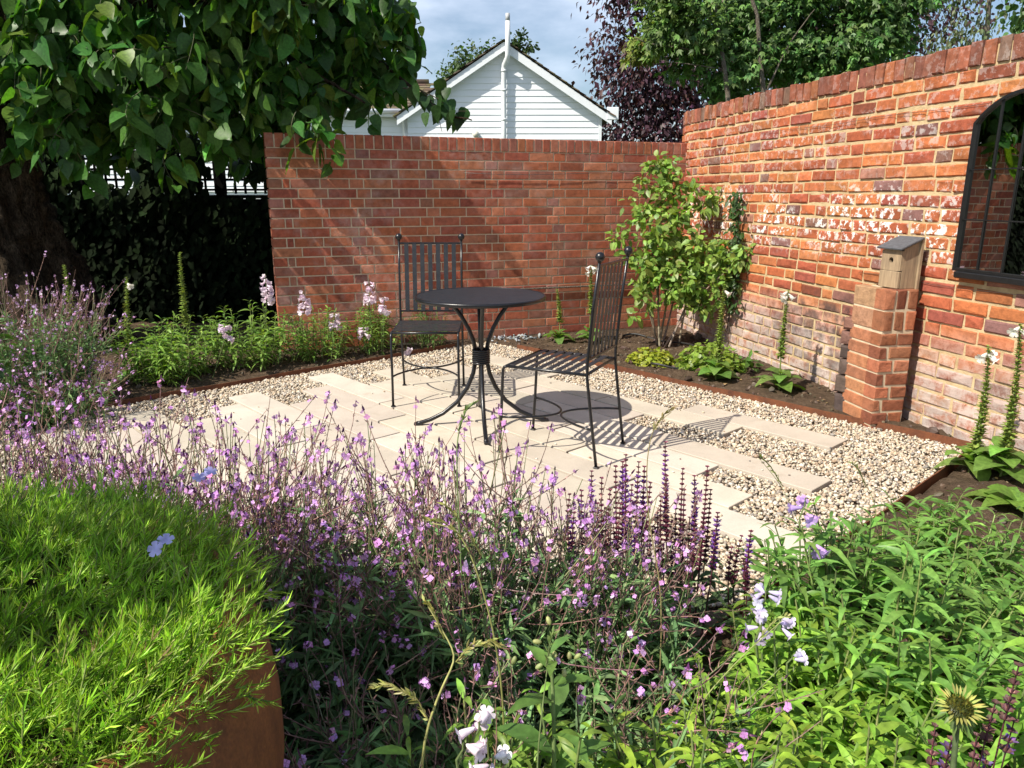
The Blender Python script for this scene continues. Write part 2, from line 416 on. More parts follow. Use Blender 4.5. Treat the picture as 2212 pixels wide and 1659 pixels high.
def mat_bark(name, lo, hi, sc=7.):
    m, n, l, b, o = M_(name); p = pos(n); mp = n.new('ShaderNodeMapping'); mp.inputs['Scale'].default_value = (1, 1, .45); l.new(p, mp.inputs[0])
    v = noise(n, l, sc, 8, .75, mp.outputs[0], 1.2); f = noise(n, l, sc * 7, 5, .7, mp.outputs[0])
    l.new(ramp(n, l, math_(n, l, 'MULTIPLY', math_(n, l, 'ADD', v, f), .5), [(.40, lo), (.52, tuple(np.array(hi) * .5)), (.62, hi)]), b.inputs['Base Color']); b.inputs['Roughness'].default_value = .95
    b.inputs['Specular IOR Level'].default_value = .1; bump(n, l, b, math_(n, l, 'ADD', v, math_(n, l, 'MULTIPLY', f, .6)), 1., .05); return m
m_bark = mat_bark('bark_old', (.008, .006, .004), (.13, .095, .062), 11)  # deep shade put into the bark colour, paler patches stand in for sun flecks
m_bark_pale = mat_bark('bark_pale', (.16, .13, .10), (.36, .31, .25), 12)
m_bark_dark = mat_bark('bark_dark', (.02, .015, .012), (.08, .06, .05), 12)
def mat_wood():
    m, n, l, b, o = M_('weathered_wood'); p = pos(n); mp = n.new('ShaderNodeMapping'); mp.inputs['Scale'].default_value = (60, 60, 5); l.new(p, mp.inputs[0])
    v = noise(n, l, 1.2, 5, .6, mp.outputs[0], .6); w = noise(n, l, 8, 3, .5, p)
    c = ramp(n, l, v, [(.3, (.2, .14, .085)), (.7, (.42, .31, .19))])
    l.new(mix(n, l, ramp(n, l, w, [(.5, G3(0)), (.8, G3(.6))]), c, (.16, .12, .085)), b.inputs['Base Color']); b.inputs['Roughness'].default_value = .85; bump(n, l, b, v, .3, .004); return m
m_wood = mat_wood()
def mat_mirror():
    m, n, l, b, o = M_('mirror_glass'); b.inputs['Metallic'].default_value = 1.; b.inputs['Base Color'].default_value = (.46, .47, .46, 1); b.inputs['Roughness'].default_value = .015
    v = noise(n, l, 3.5, 2, .5, pos(n)); bump(n, l, b, v, .02, .02); return m
m_mirror = mat_mirror()
# ------------------------------------------------------------------ ground, soil beds, gravel, paving
def vnoise(x, y, s, seed=0):
    """cheap smooth 2-D value noise"""
    r = np.random.default_rng(seed); T = r.uniform(-1, 1, (64, 64)); x = x * s; y = y * s
    i, j = np.floor(x).astype(int), np.floor(y).astype(int); f, g = x - i, y - j; f = f * f * (3 - 2 * f); g = g * g * (3 - 2 * g)
    t = lambda a, b: T[a % 64, b % 64]
    return (t(i, j) * (1 - f) + t(i + 1, j) * f) * (1 - g) + (t(i, j + 1) * (1 - f) + t(i + 1, j + 1) * f) * g
def grid_mesh(x0, x1, y0, y1, nx, ny, zf):
    X, Y = np.meshgrid(np.linspace(x0, x1, nx), np.linspace(y0, y1, ny)); Z = zf(X, Y)
    V = np.stack([X, Y, Z], -1).reshape(1, -1, 3)
    q = [(j * nx + i, j * nx + i + 1, (j + 1) * nx + i + 1, (j + 1) * nx + i) for j in range(ny - 1) for i in range(nx - 1)]
    a = Acc(); a.add(V, {4: q}, (1, 1, 1)); return a
A0, A1, B0, B1 = -4.87, -1.02, .25, 4.16            # gravel court in patio axes
def in_court(X, Y):
    a = X * A_[0] + Y * A_[1]; b = X * B_[0] + Y * B_[1]
    near = Y > 2.02 - .12 * np.clip(-X, -1, 3)                 # the planting in front eats into the court
    return (a > A0) & (a < A1) & (b > B0) & (b < B1) & near
def soil_z(X, Y):
    z = .022 + .016 * vnoise(X, Y, 5, 1) + .012 * vnoise(X, Y, 14, 2) + .007 * vnoise(X, Y, 37, 3)
    a = X * A_[0] + Y * A_[1]; b = X * B_[0] + Y * B_[1]
    ins = (a > A0 - .01) & (a < A1 + .01) & (b > B0) & (b < B1 + .01) & (Y > 1.9)
    return np.where(ins, -.06, z)
gm = grid_mesh(-300, 300, -60, 540, 25, 25, lambda X, Y: X * 0 - .08)
m_lawn = simple('lawn', (.06, .085, .03), .9, 0., 3, .3)
gr = gm.build('ground', m_lawn); gr['kind'] = 'structure'
so = grid_mesh(-5.6, 3.0, -.2, 8.2, 240, 250, soil_z).build('garden_soil', m_soil); so['kind'] = 'structure'
c4 = [ab(A0, B0), ab(A1, B0), ab(A1, B1), ab(A0, B1)]
gb = Acc(); gb.add(np.array([[(p[0], p[1], -.016) for p in c4]]), {4: [(0, 1, 2, 3)]}, (1, 1, 1))
gbo = gb.build('gravel_bed', m_grit); gbo['kind'] = 'structure'

PL, PW, PITCHB = .925, .2, .2085
# (top edge b, a of the left end, number of planks)
ROWS = [(3.81, -4.49, 1), (3.81, -2.45, 1), (3.605, -3.865, 2), (3.40, -4.39, 2), (3.195, -4.10, 3), (2.985, -4.55, 3), (2.775, -4.25, 3),
        (2.565, -4.72, 4), (2.355, -4.40, 3), (2.145, -4.15, 3), (1.935, -4.57, 3), (1.725, -4.37, 3), (1.515, -4.20, 3), (1.305, -4.60, 3), (1.095, -4.30, 3), (.885, -4.5, 2)]
patio = bpy.data.objects.new('patio', None); col_main.objects.link(patio); patio['kind'] = 'structure'
Mab = np.array([[A_[0], B_[0], 0], [A_[1], B_[1], 0], [0, 0, 1]])
pav_meshes = []
for k in range(10):
    a = Acc(); c = np.array((.56, .495, .41)) * (1 + .07 * rng.normal()) * np.array((1, 1 + .012 * rng.normal(), 1 + .03 * rng.normal()))
    box(a, (0, 0, 0), (PL - .014, PW - .009, .03), None, c, .0022); pav_meshes.append(a.mesh('paving_plank', m_paver, False))
rects = []
for (bt, al, cnt) in ROWS:
    for k in range(cnt):
        a0 = al + k * PL
        if not in_court(*ab(a0 + PL * .5, bt - .1)[:2]): continue
        c = ab(a0 + PL / 2, bt - .1025, -.003 + U(-.0012, .0012))
        m4 = Matrix.Translation(Vector(c)) @ Matrix(Mab.tolist()).to_4x4() @ Matrix.Rotation(U(-.0015, .0015), 4, 'X')
        link('paving_plank', random.choice(pav_meshes), patio, m4); rects.append((a0, a0 + PL, bt - .206, bt))
# pebbles
def pebbles():
    acc = Acc(); n = 135000
    a = U(A0 + .008, A1 - .008, n); b = U(B0, B1 - .008, n); P = a[:, None] * A_ + b[:, None] * B_
    ok = in_court(P[:, 0], P[:, 1]) & (P[:, 0] > -P[:, 1] * .78) & (b > .3)
    for (x0, x1, y0, y1) in rects: ok &= ~((a > x0 - .002) & (a < x1 + .002) & (b > y0 - .001) & (b < y1 + .002))
    P = P[ok]; n = len(P)
    s = np.exp(rng.normal(math.log(.0064), .32, n)); s = np.clip(s, .0035, .014)
    r3 = np.stack([s * U(.95, 1.45, n), s * U(.8, 1.15, n), s * U(.55, .85, n)], 1)
    z = -.012 + U(0, .014, n) + s * .3
    pal = np.array([(.56, .48, .36), (.52, .42, .29), (.66, .61, .52), (.40, .29, .19), (.31, .20, .12), (.22, .185, .16), (.14, .135, .135), (.45, .40, .35), (.60, .51, .37)])
    C = (pal * .72 + .28 * np.array((.50, .43, .34)))[rng.choice(len(pal), n, p=[.18, .16, .15, .14, .08, .07, .07, .08, .07])] * np.exp(rng.normal(0, .12, (n, 1)))
    tilt = rand_rot(n); ang = U(0, 6.28, n); rz = np.zeros((n, 3, 3)); rz[:, 0, 0] = np.cos(ang); rz[:, 0, 1] = -np.sin(ang); rz[:, 1, 0] = np.sin(ang); rz[:, 1, 1] = np.cos(ang); rz[:, 2, 2] = 1
    use = rng.random(n) < .3; rot = np.where(use[:, None, None], tilt, rz)
    far = P[:, 1] > 3.0
    for m_, sb, k_ in ((~far, 0, 1.), (far, -1, 1.15)): blobs(acc, np.column_stack([P, z])[m_], r3[m_] * k_, np.clip(C, 0, .85)[m_], sb, rot[m_], .1)
    k = 70; a2 = U(-4.3, -1.3, k); b2 = U(1.5, 3.7, k); P = a2[:, None] * A_ + b2[:, None] * B_; s = U(.003, .008, k)
    blobs(acc, np.column_stack([P, .0125 + s * .5]), np.column_stack([s * 1.2, s, s * .7]), pal[rng.choice(len(pal), k)], 0, None, .1)
    o = acc.build('gravel', m_pebble); o['kind'] = 'stuff'; o['label'] = 'mixed cream brown and grey pebbles around the stone planks'
pebbles()
def clods():
    acc = Acc(); n = 9000; P = np.column_stack([U(-3.6, 2.4, n), U(.6, 6.7, n)]); a = P @ A_; b = P @ B_
    ok = ~((a > A0 - .02) & (a < A1 + .02) & (b > B0) & (b < B1 + .02) & (P[:, 1] > 1.9)) & (np.abs(P[:, 0] / P[:, 1]) < .85); P = P[ok]; n = len(P); s = np.exp(rng.normal(math.log(.0075), .5, n))
    blobs(acc, np.column_stack([P, soil_z(P[:, 0], P[:, 1]) + s * .3]), np.column_stack([s * U(.8, 1.4, n), s, s * U(.5, .9, n)]), jit((.10, .07, .048), n, .35), 0, rand_rot(n), .2)
    k = 260; i = rng.integers(n, size=k); leaves(acc, np.column_stack([P[i], soil_z(P[i, 0], P[i, 1]) + .012]), np.column_stack([rng.normal(size=(k, 2)), U(-.1, .25, k)]), np.tile((0, 0, 1.), (k, 1)), U(.015, .04, k), U(.005, .01, k), jit((.24, .15, .07), k, .35), 'ovate', .1, .3, .2)
    o = acc.build('soil_clods', m_pebble, None, 'stuff', False); o['label'] = 'loose soil crumbs and dead leaves scattered over the beds'
clods()
# corten strips holding the beds back
def edging(p, q, z0, z1, label):
    p, q = np.array(p), np.array(q); n = 14; t = np.linspace(0, 1, n)[:, None]; L = p * (1 - t) + q * t
    d = norm(q - p); s = np.array((-d[1], d[0])); L = L + s * (np.sin(t * 9) * .004)
    V = []
    for k in range(n):
        for e in (-.003, .003):
            x = L[k] + s * e; V += [(x[0], x[1], z0), (x[0], x[1], z1 + .003 * math.sin(k * 1.7))]
    q4 = []
    for k in range(n - 1):
        o = k * 4; q4 += [(o, o + 4, o + 5, o + 1), (o + 2, o + 3, o + 7, o + 6), (o + 1, o + 5, o + 7, o + 3)]
    q4 += [(0, 1, 3, 2), (o + 4, o + 6, o + 7, o + 5)]
    a = Acc(); a.add(np.array(V)[None], {4: q4}, (1, 1, 1)); ob = a.build('steel_edging', m_corten, None, None, False)
    tag(ob, label, 'edging', 'rusty steel strips round the gravel')
edging(ab(A0 + .4, B1)[:2], ab(A1, B1)[:2], -.05, .034, 'rusty steel edging strip between gravel and the foxglove bed by old brick wall')
edging(ab(A0, .0)[:2], ab(A0, B1 - .35)[:2], -.05, .030, 'rusty steel edging strip in front of the pale flowered bed under the tree')
edging(ab(A1, 1.7)[:2], ab(A1, B1 - .004)[:2], -.05, .036, 'rusty steel edging strip at the right corner beside big foxglove leaves')
# slate chips at the foot of the back wall
sc = ab(-4.72, 4.2); acc = Acc(); n = 60
P = np.column_stack([rng.normal(.0, .13, n) - .02, rng.normal(6.42, .05, n), U(.0, .045, n)])
blobs(acc, P, np.column_stack([U(.012, .03, n), U(.012, .026, n), U(.005, .012, n)]), jit((.3, .33, .34), n, .3, .03), 0, rand_rot(n), .15)
o = acc.build('slate_chips', m_pebble, None, 'stuff', False); o['label'] = 'small heap of grey slate chips at the foot of the back wall'

# ------------------------------------------------------------------ brick walls
def brick_mesh(l, d, h, c, j, color, mat, rnd):
    """front at -y; chamfered, slightly uneven"""
    x, y, z = l / 2, d / 2, h / 2; V = []
    for (sx, sz) in ((-1, -1), (1, -1), (1, 1), (-1, 1)): V.append((sx * x, y, sz * z))
    for (sx, sz) in ((-1, -1), (1, -1), (1, 1), (-1, 1)): V.append((sx * x, -y + c * (1 + rnd.uniform(-.3, .6)), sz * z))
    for (sx, sz) in ((-1, -1), (1, -1), (1, 1), (-1, 1)):
        V.append((sx * (x - c * rnd.uniform(.6, 1.7)) + rnd.uniform(-j, j), -y + rnd.uniform(-j, j) * .7, sz * (z - c * rnd.uniform(.6, 1.5)) + rnd.uniform(-j, j) * .6))
    V.append((rnd.uniform(-.3, .3) * l * .5, -y + rnd.uniform(-j, j * .4) * .8, rnd.uniform(-.2, .2) * h))
    q = [(i, (i + 1) % 4, 4 + (i + 1) % 4, 4 + i) for i in range(4)] + [(4 + i, 4 + (i + 1) % 4, 8 + (i + 1) % 4, 8 + i) for i in range(4)]
    t = [(8 + i, 8 + (i + 1) % 4, 12) for i in range(4)]
    return np.array(V), {4: q, 3: t}, color
class Wall:
    def __init__(s, root, mat, depth): s.root, s.mat, s.depth = root, mat, depth; s.items = []; s.cache = {}
    def variants(s, key, l, h, c, j, palette, w, cnt=14, depth=None):
        if key not in s.cache:
            rnd = random.Random(hash(key) & 0xffff if not isinstance(key, str) else sum(map(ord, key))); vs = []
            for k in range(cnt):
                cc = np.array(palette[rng.choice(len(palette), p=w)]) * math.exp(rng.normal(0, .12)) * np.exp(rng.normal(0, .04, 3))
                V, F, C = brick_mesh(l, depth or s.depth, h, c, j, cc, s.mat, rnd)
                a = Acc(); a.add(V[None], F, C); vs.append((V, F, C, a.mesh('brick', s.mat, False)))
            s.cache[key] = vs
        return random.choice(s.cache[key])
    def put(s, var, m4): s.items.append((var, m4))
    def finish(s, keep=300, name='brick'):
        camv = Vector((0, 0, CAM_H))
        s.items.sort(key=lambda it: (it[1].translation - camv).length / max(.05, (it[0][0][:, 0].max() - it[0][0][:, 0].min())) ** .35)
        for (V, F, C, me), m in s.items[:keep]: link(name, me, s.root, m)
        if len(s.items) > keep:
            a = Acc()
            for (V, F, C, me), m in s.items[keep:]:
                M = np.array(m.to_3x3()); t = np.array(m.translation); a.add((V @ M.T + t)[None], F, C)
            o = a.build('bricks_rest', s.mat, s.root, 'stuff', False)
def frame_at(P, tang, z, out=0., tilt=0., roll=0.):
    """x along the wall, y into the wall, z up"""
    T = Vector((tang[0], tang[1], 0)).normalized(); I = Vector((-T.y, T.x, 0))
    m = Matrix((T, I, Vector((0, 0, 1)))).transposed().to_4x4()
    m.translation = Vector((P[0], P[1], z)) - I * out
    return m @ Matrix.Rotation(roll, 4, 'Y') @ Matrix.Rotation(tilt, 4, 'X')

# --- the newer back wall
WL, WR = np.array((-1.86, 5.83)), np.array((1.66, 7.09)); WT = norm(WR - WL); WLEN = float(np.linalg.norm(WR - WL))
WIN = np.array((-WT[1], WT[0]))                                    # into the wall
back = thing('brick_wall', 'newer red brick wall across the back with header coping, behind the table', 'wall')
bw = Wall(back, m_brick_new, .1025)
PAL_N = [(.34, .105, .053), (.375, .125, .062), (.29, .085, .048), (.265, .105, .07), (.40, .15, .082), (.24, .105, .08)]; W_N = [.28, .26, .2, .1, .1, .06]
def bput(s0, l, h, key, zc, out=0., depth=.1025, nv=16):
    v = bw.variants(key, l, h, .0028, .0015, PAL_N, W_N, nv, depth)
    P = WL + WT * (s0 + l / 2) + WIN * (depth / 2)
    bw.put(v, frame_at(P, WT, zc, out + U(-.0015, .0015), U(-.004, .004), U(-.003, .003)))
for i in range(21):
    zc = 1.565 - i * .075; s = 0.
    seq = ['S'] if i % 2 == 0 else ['H', 'Q']; k = (0, 1, 2, 0, 1)[i % 5] if i % 2 == 0 else (i // 2) % 2
    cyc = ['S', 'S', 'H'] if i % 2 == 0 else ['S', 'S', 'H']
    seq = seq + cyc * 12
    for t in seq:
        l = {'S': .215, 'H': .1025, 'Q': .046}[t]
        if s + l > WLEN + .1: break
        bput(s, l, .065, 'n' + t, zc); s += l + .01
s = 0.
while s < WLEN: bput(s, .0635, .1025, 'coping', 1.657, .003, .215, 10); s += .0752
for i in range(21):                                                # the end of the wall, towards the tree
    v = bw.variants('nend', .2, .065, .0028, .0015, PAL_N, W_N, 6, .05)
    P = WL + WIN * .108 + WT * .024
    bw.put(v, frame_at(P, -WIN, 1.565 - i * .075, 0))
core = Acc(); T3 = np.array([[WT[0], WIN[0], 0], [WT[1], WIN[1], 0], [0, 0, 1]])
cc = WL + WT * (WLEN / 2 + .01) + WIN * .108
box(core, (cc[0], cc[1], .825), (WLEN, .204, 1.75), T3, (1, 1, 1)); core.build('mortar', m_mortar_new, back, None, False)
bw.finish()

# --- the old garden wall on the right
PATH = np.array([(1.80, 7.62), (1.65, 7.45), (1.585, 7.22), (1.60, 6.98), (1.665, 6.6), (1.755, 6.1), (1.845, 5.7), (2.02, 5.0), (2.18, 4.3), (2.335, 3.67), (2.44, 3.25), (2.57, 2.75), (2.72, 2.2)])
for _ in range(2):                                                  # round the corners (Chaikin)
    q = [PATH[0]]
    for i in range(len(PATH) - 1): q += [PATH[i] * .75 + PATH[i + 1] * .25, PATH[i] * .25 + PATH[i + 1] * .75]
    PATH = np.array(q + [PATH[-1]])
PS = np.concatenate([[0], np.cumsum(np.linalg.norm(np.diff(PATH, axis=0), axis=1))]); PLEN = PS[-1]
def wp(s):
    P = np.array((np.interp(s, PS, PATH[:, 0]), np.interp(s, PS, PATH[:, 1])))
    Q = np.array((np.interp(s + .02, PS, PATH[:, 0]), np.interp(s + .02, PS, PATH[:, 1]))); R = np.array((np.interp(s - .02, PS, PATH[:, 0]), np.interp(s - .02, PS, PATH[:, 1])))
    return P, norm(Q - R)
old = thing('old_brick_wall', 'tall weathered orange brick garden wall with flaking whitewash, curving along the right', 'wall')
ow = Wall(old, m_brick_old, .11)
PAL_O = [(.39, .118, .048), (.43, .142, .055), (.33, .09, .044), (.275, .08, .05), (.26, .125, .09), (.46, .17, .066), (.19, .10, .08)]; W_O = [.26, .2, .2, .14, .07, .07, .06]
PAL_C = [(.26, .09, .05), (.22, .085, .055), (.17, .10, .075), (.32, .11, .05)]; W_C = [.35, .25, .2, .2]
HO = {'S': [.205, .215, .226], 'H': [.098, .106], 'T': [.15]}
for i in range(25):
    s = U(-.1, 0.); zc = 1.825 - i * .0745; prev = 'S'
    while s < PLEN - .05:
        r = rng.random()
        t = ('H' if r < .3 else 'S' if r < .93 else 'T') if prev == 'S' else ('S' if r < .7 else 'H' if r < .9 else 'T')
        prev = t; k = int(rng.integers(len(HO[t]))); l = HO[t][k]; j = U(.011, .02)
        v = ow.variants('o%s%d' % (t, k), l, .0605, .006, .005, PAL_O, W_O, 18)
        P, T = wp(s + l / 2); I = np.array((-T[1], T[0])); P = P + I * (.055 + U(-.0045, .0005))
        ow.put(v, frame_at(P, T, zc + .004 * math.sin(s * 2.3 + i) + U(-.002, .002), 0, U(-.012, .012), U(-.011, .011))); s += l + j
s = 0.
while s < PLEN:
    w = U(.058, .07); v = ow.variants('oc%d' % int(rng.integers(3)), w + .004, .114, .006, .004, PAL_C, W_C, 10, .24)
    P, T = wp(s + w / 2); I = np.array((-T[1], T[0])); P = P + I * .114
    ow.put(v, frame_at(P, T, 1.925 + U(-.006, .006), U(-.004, .006), U(-.012, .012), U(-.01, .01))); s += w + U(.010, .014)
def mortar_strip():
    n = int(PLEN / .03); ss = np.linspace(0, PLEN, n); nz = 70; zs = np.linspace(-.05, 1.955, nz); V = np.zeros((nz, n, 3))
    for i, s in enumerate(ss):
        P, T = wp(s); I = np.array((-T[1], T[0]))
        d = .0062 + .003 * vnoise(np.full(nz, s), zs, 9, 5) + .0025 * vnoise(np.full(nz, s), zs, 31, 6)
        V[:, i, 0] = P[0] + I[0] * d; V[:, i, 1] = P[1] + I[1] * d; V[:, i, 2] = zs
    q = [(j * n + i, j * n + i + 1, (j + 1) * n + i + 1, (j + 1) * n + i) for j in range(nz - 1) for i in range(n - 1)]
    a = Acc(); a.add(V.reshape(1, -1, 3), {4: q}, (1, 1, 1))
    W = []
    for i, s in enumerate(ss[::4]):
        P, T = wp(s); I = np.array((-T[1], T[0])); B = P + I * .235; F = P + I * .012
        W += [(F[0], F[1], 1.95), (B[0], B[1], 1.95), (B[0], B[1], -.05)]
    m = len(ss[::4]); a.add(np.array(W)[None], {4: [(k * 3 + e, k * 3 + 3 + e, k * 3 + 4 + e, k * 3 + 1 + e) for k in range(m - 1) for e in (0, 1)]}, (1, 1, 1))
    a.build('mortar', m_mortar_old, old, None, True)
mortar_strip(); ow.finish()

# --- brick pier with the bird box
def wall_s_at_y(y): return float(np.interp(-y, -np.interp(np.linspace(0, PLEN, 400), PS, PATH[:, 1]), np.linspace(0, PLEN, 400)))
PT = np.array((.66, -.75)); PT = PT / np.linalg.norm(PT)             # the face towards the camera runs this way
pier_c = np.array((2.11, 4.04)); PTn = wp(wall_s_at_y(4.05))[1]
pier = thing('brick_pier', 'short rustic brick pier built against the old wall, under the bird box', 'pier')
pw = Wall(pier, m_brick_rustic, .09)
PAL_P = [(.30, .11, .055), (.35, .135, .07), (.25, .085, .045), (.38, .16, .085)]; W_P = [.35, .3, .2, .15]
Tf = np.array((.985, .17)); Tf = Tf / np.linalg.norm(Tf); If = np.array((-Tf[1], Tf[0]))   # front face tangent (left to right), into
P0 = np.array((1.995, 3.93))                                        # near left corner on plan
FW, SW = .195, .19
for i in range(11):
    if i < 2: zc, h = .765 - .0515 - i * .115, .105
    else: zc, h = .765 - .23 - .0375 - (i - 2) * .0745, .0645
    if i < 2: parts = [(0, .059), (.068, .059), (.136, .059)]
    else: parts = [(0, .0925), (.1025, .0925)] if i % 2 == 0 else [(0, .05), (.06, .135)]
    for (s0, l) in parts:
        v = pw.variants('p%.3f%.3f' % (l, h), l, h, .006, .006, PAL_P, W_P, 8)
        P = P0 + Tf * (s0 + l / 2) + If * .045; pw.put(v, frame_at(P, Tf, zc, U(-.001, .002), U(-.01, .01)))
    PAL_LIT = [(.52, .32, .16), (.45, .26, .14)] if i < 2 else [(.46, .2, .10), (.4, .16, .08)]  # sunlit left face: the sun is put into its brighter brick colours
    v = pw.variants('pl%d%.3f' % (i < 2, h), SW - .002, h, .003, .002, PAL_LIT, [.5, .5], 6, .06)
    P = P0 + Tf * .0305 + If * (SW / 2 + .092 - .0) - If * .0; P = P0 + If * (.0915 + (SW - .002) / 2) + Tf * .03
    pw.put(v, frame_at(P, -If, zc, 0, U(-.01, .01)))
    v = pw.variants('pr%.3f' % h, SW - .002, h, .003, .002, PAL_P, W_P, 6, .06)
    P = P0 + Tf * (FW - .03) + If * (.0915 + (SW - .002) / 2); pw.put(v, frame_at(P, If, zc, 0, U(-.01, .01)))
a = Acc(); cc = P0 + Tf * FW / 2 + If * .14
box(a, (cc[0], cc[1], .36), (FW - .008, .27, .80), np.array([[Tf[0], If[0], 0], [Tf[1], If[1], 0], [0, 0, 1]]), (1, 1, 1)); a.build('mortar', m_mortar_new, pier, None, False)
pw.finish()
# sooty stub left of the pier
stub = thing('old_brick_stub', 'blackened old brick stub standing in the soil left of the brick pier', 'pier')
sw = Wall(stub, m_brick_rustic, .1); PAL_S = [(.07, .055, .045), (.05, .045, .045), (.10, .075, .06)]
Ts, Is = norm(np.array((.6, -.8))), None; Is = np.array((-Ts[1], Ts[0])); S0 = np.array((1.915, 4.235))
zz = .0
for i in range(6):
    h = (.12, .1, .09, .075, .075, .07)[i]; v = sw.variants('s%d' % i, .13 + .012 * math.sin(i * 2), h, .012, .008, PAL_S if i < 4 else [(.2, .1, .08)], [.4, .3, .3] if i < 4 else [1.], 1)
    P = S0 + Ts * .06 + Is * .05; sw.put(v, frame_at(P, Ts, zz + h / 2, U(-.006, .006), U(-.03, .03), U(-.03, .03))); zz += h + .008
sw.finish()
# bird box
TB = norm(np.array((.93, .25))); bb = thing('bird_box', 'weathered wooden nest box with sloping slate grey roof standing on the brick pier', 'bird box', (2.115, 4.075, .768), math.atan2(TB[1], TB[0]))
hw, hd, h1, h2 = .055, .072, .205, .25        # half sizes; low side on the left
def prism(acc, pts, y0, y1, col=(1, 1, 1)):
    n = len(pts); V = [(x, y0, z) for x, z in pts] + [(x, y1, z) for x, z in pts]
    q = [(i, (i + 1) % n, n + (i + 1) % n, n + i) for i in range(n)]; F = {4: q, 3: []}
    for i in range(1, n - 1): F[3] += [(0, i + 1, i), (n, n + i, n + i + 1)]
    acc.add(np.array([V], float), F, col)
def birdbox():
    roofz = lambda x: h1 + (x + hw) / (2 * hw) * (h2 - h1)
    a = Acc(); t = .015
    for y in (-hd, hd - t):                     # side boards facing the camera and away
        prism(a, [(-hw + t, 0), (hw, 0), (hw, roofz(hw)), (-hw + t, roofz(-hw + t))], y, y + t)
        a.build('side_board', m_wood, bb, None, False); a = Acc()
    a = Acc(); box(a, (hw + .0075, 0, (h2 + .012) / 2), (.014, .17, h2 + .02)); a.build('back_board', m_wood, bb, None, False)
    # front board (faces left) with a round entrance: ring of quads round the hole
    a = Acc(); hz, hr, N = .148, .0155, 20; V = []; zc0, zc1 = .092, h1
    for xx in (-hw, -hw + t):
        for k in range(N):
            an = 2 * math.pi * k / N; V.append((xx, math.cos(an) * hr, hz + math.sin(an) * hr))
        for k in range(N):
            an = 2 * math.pi * k / N; cx, cz = math.cos(an), math.sin(an); m = max(abs(cx) / (hd - .0005), abs(cz) / ((zc1 - hz) if cz > 0 else (hz - zc0)))
            V.append((xx, cx / m, hz + cz / m))
    q = []
    for k in range(N):
        j = (k + 1) % N; q += [(k, j, N + j, N + k), (2 * N + j, 2 * N + k, 3 * N + k, 3 * N + j), (k, 2 * N + k, 2 * N + j, j), (N + k, N + j, 3 * N + j, 3 * N + k)]
    a.add(np.array([V]), {4: q}, (1, 1, 1)); a.build('front_board', m_wood, bb, None, False)
    a = Acc(); box(a, (-hw + t / 2 - .004, 0, .045), (t, 2 * hd - .001, .09), None, (1, 1, 1), .002); a.build('lower_front_board', m_wood, bb, None, False)
    a = Acc(); box(a, (0, 0, .115), (.075, .105, .2), None); a.build('inside_shade', m_fence, bb, None, False)  # solid near-black block stands in for the shade behind the entrance hole
    a = Acc(); sl = math.atan2(h2 - h1, 2 * hw); L = .155
    Mr = np.array([[math.cos(sl), 0, -math.sin(sl)], [0, 1, 0], [math.sin(sl), 0, math.cos(sl)]])
    box(a, (-.008, 0, (h1 + h2) / 2 + .012), (L, .18, .011), Mr, (1, 1, 1), .002); a.build('roof', m_slate, bb, None, False)
birdbox()

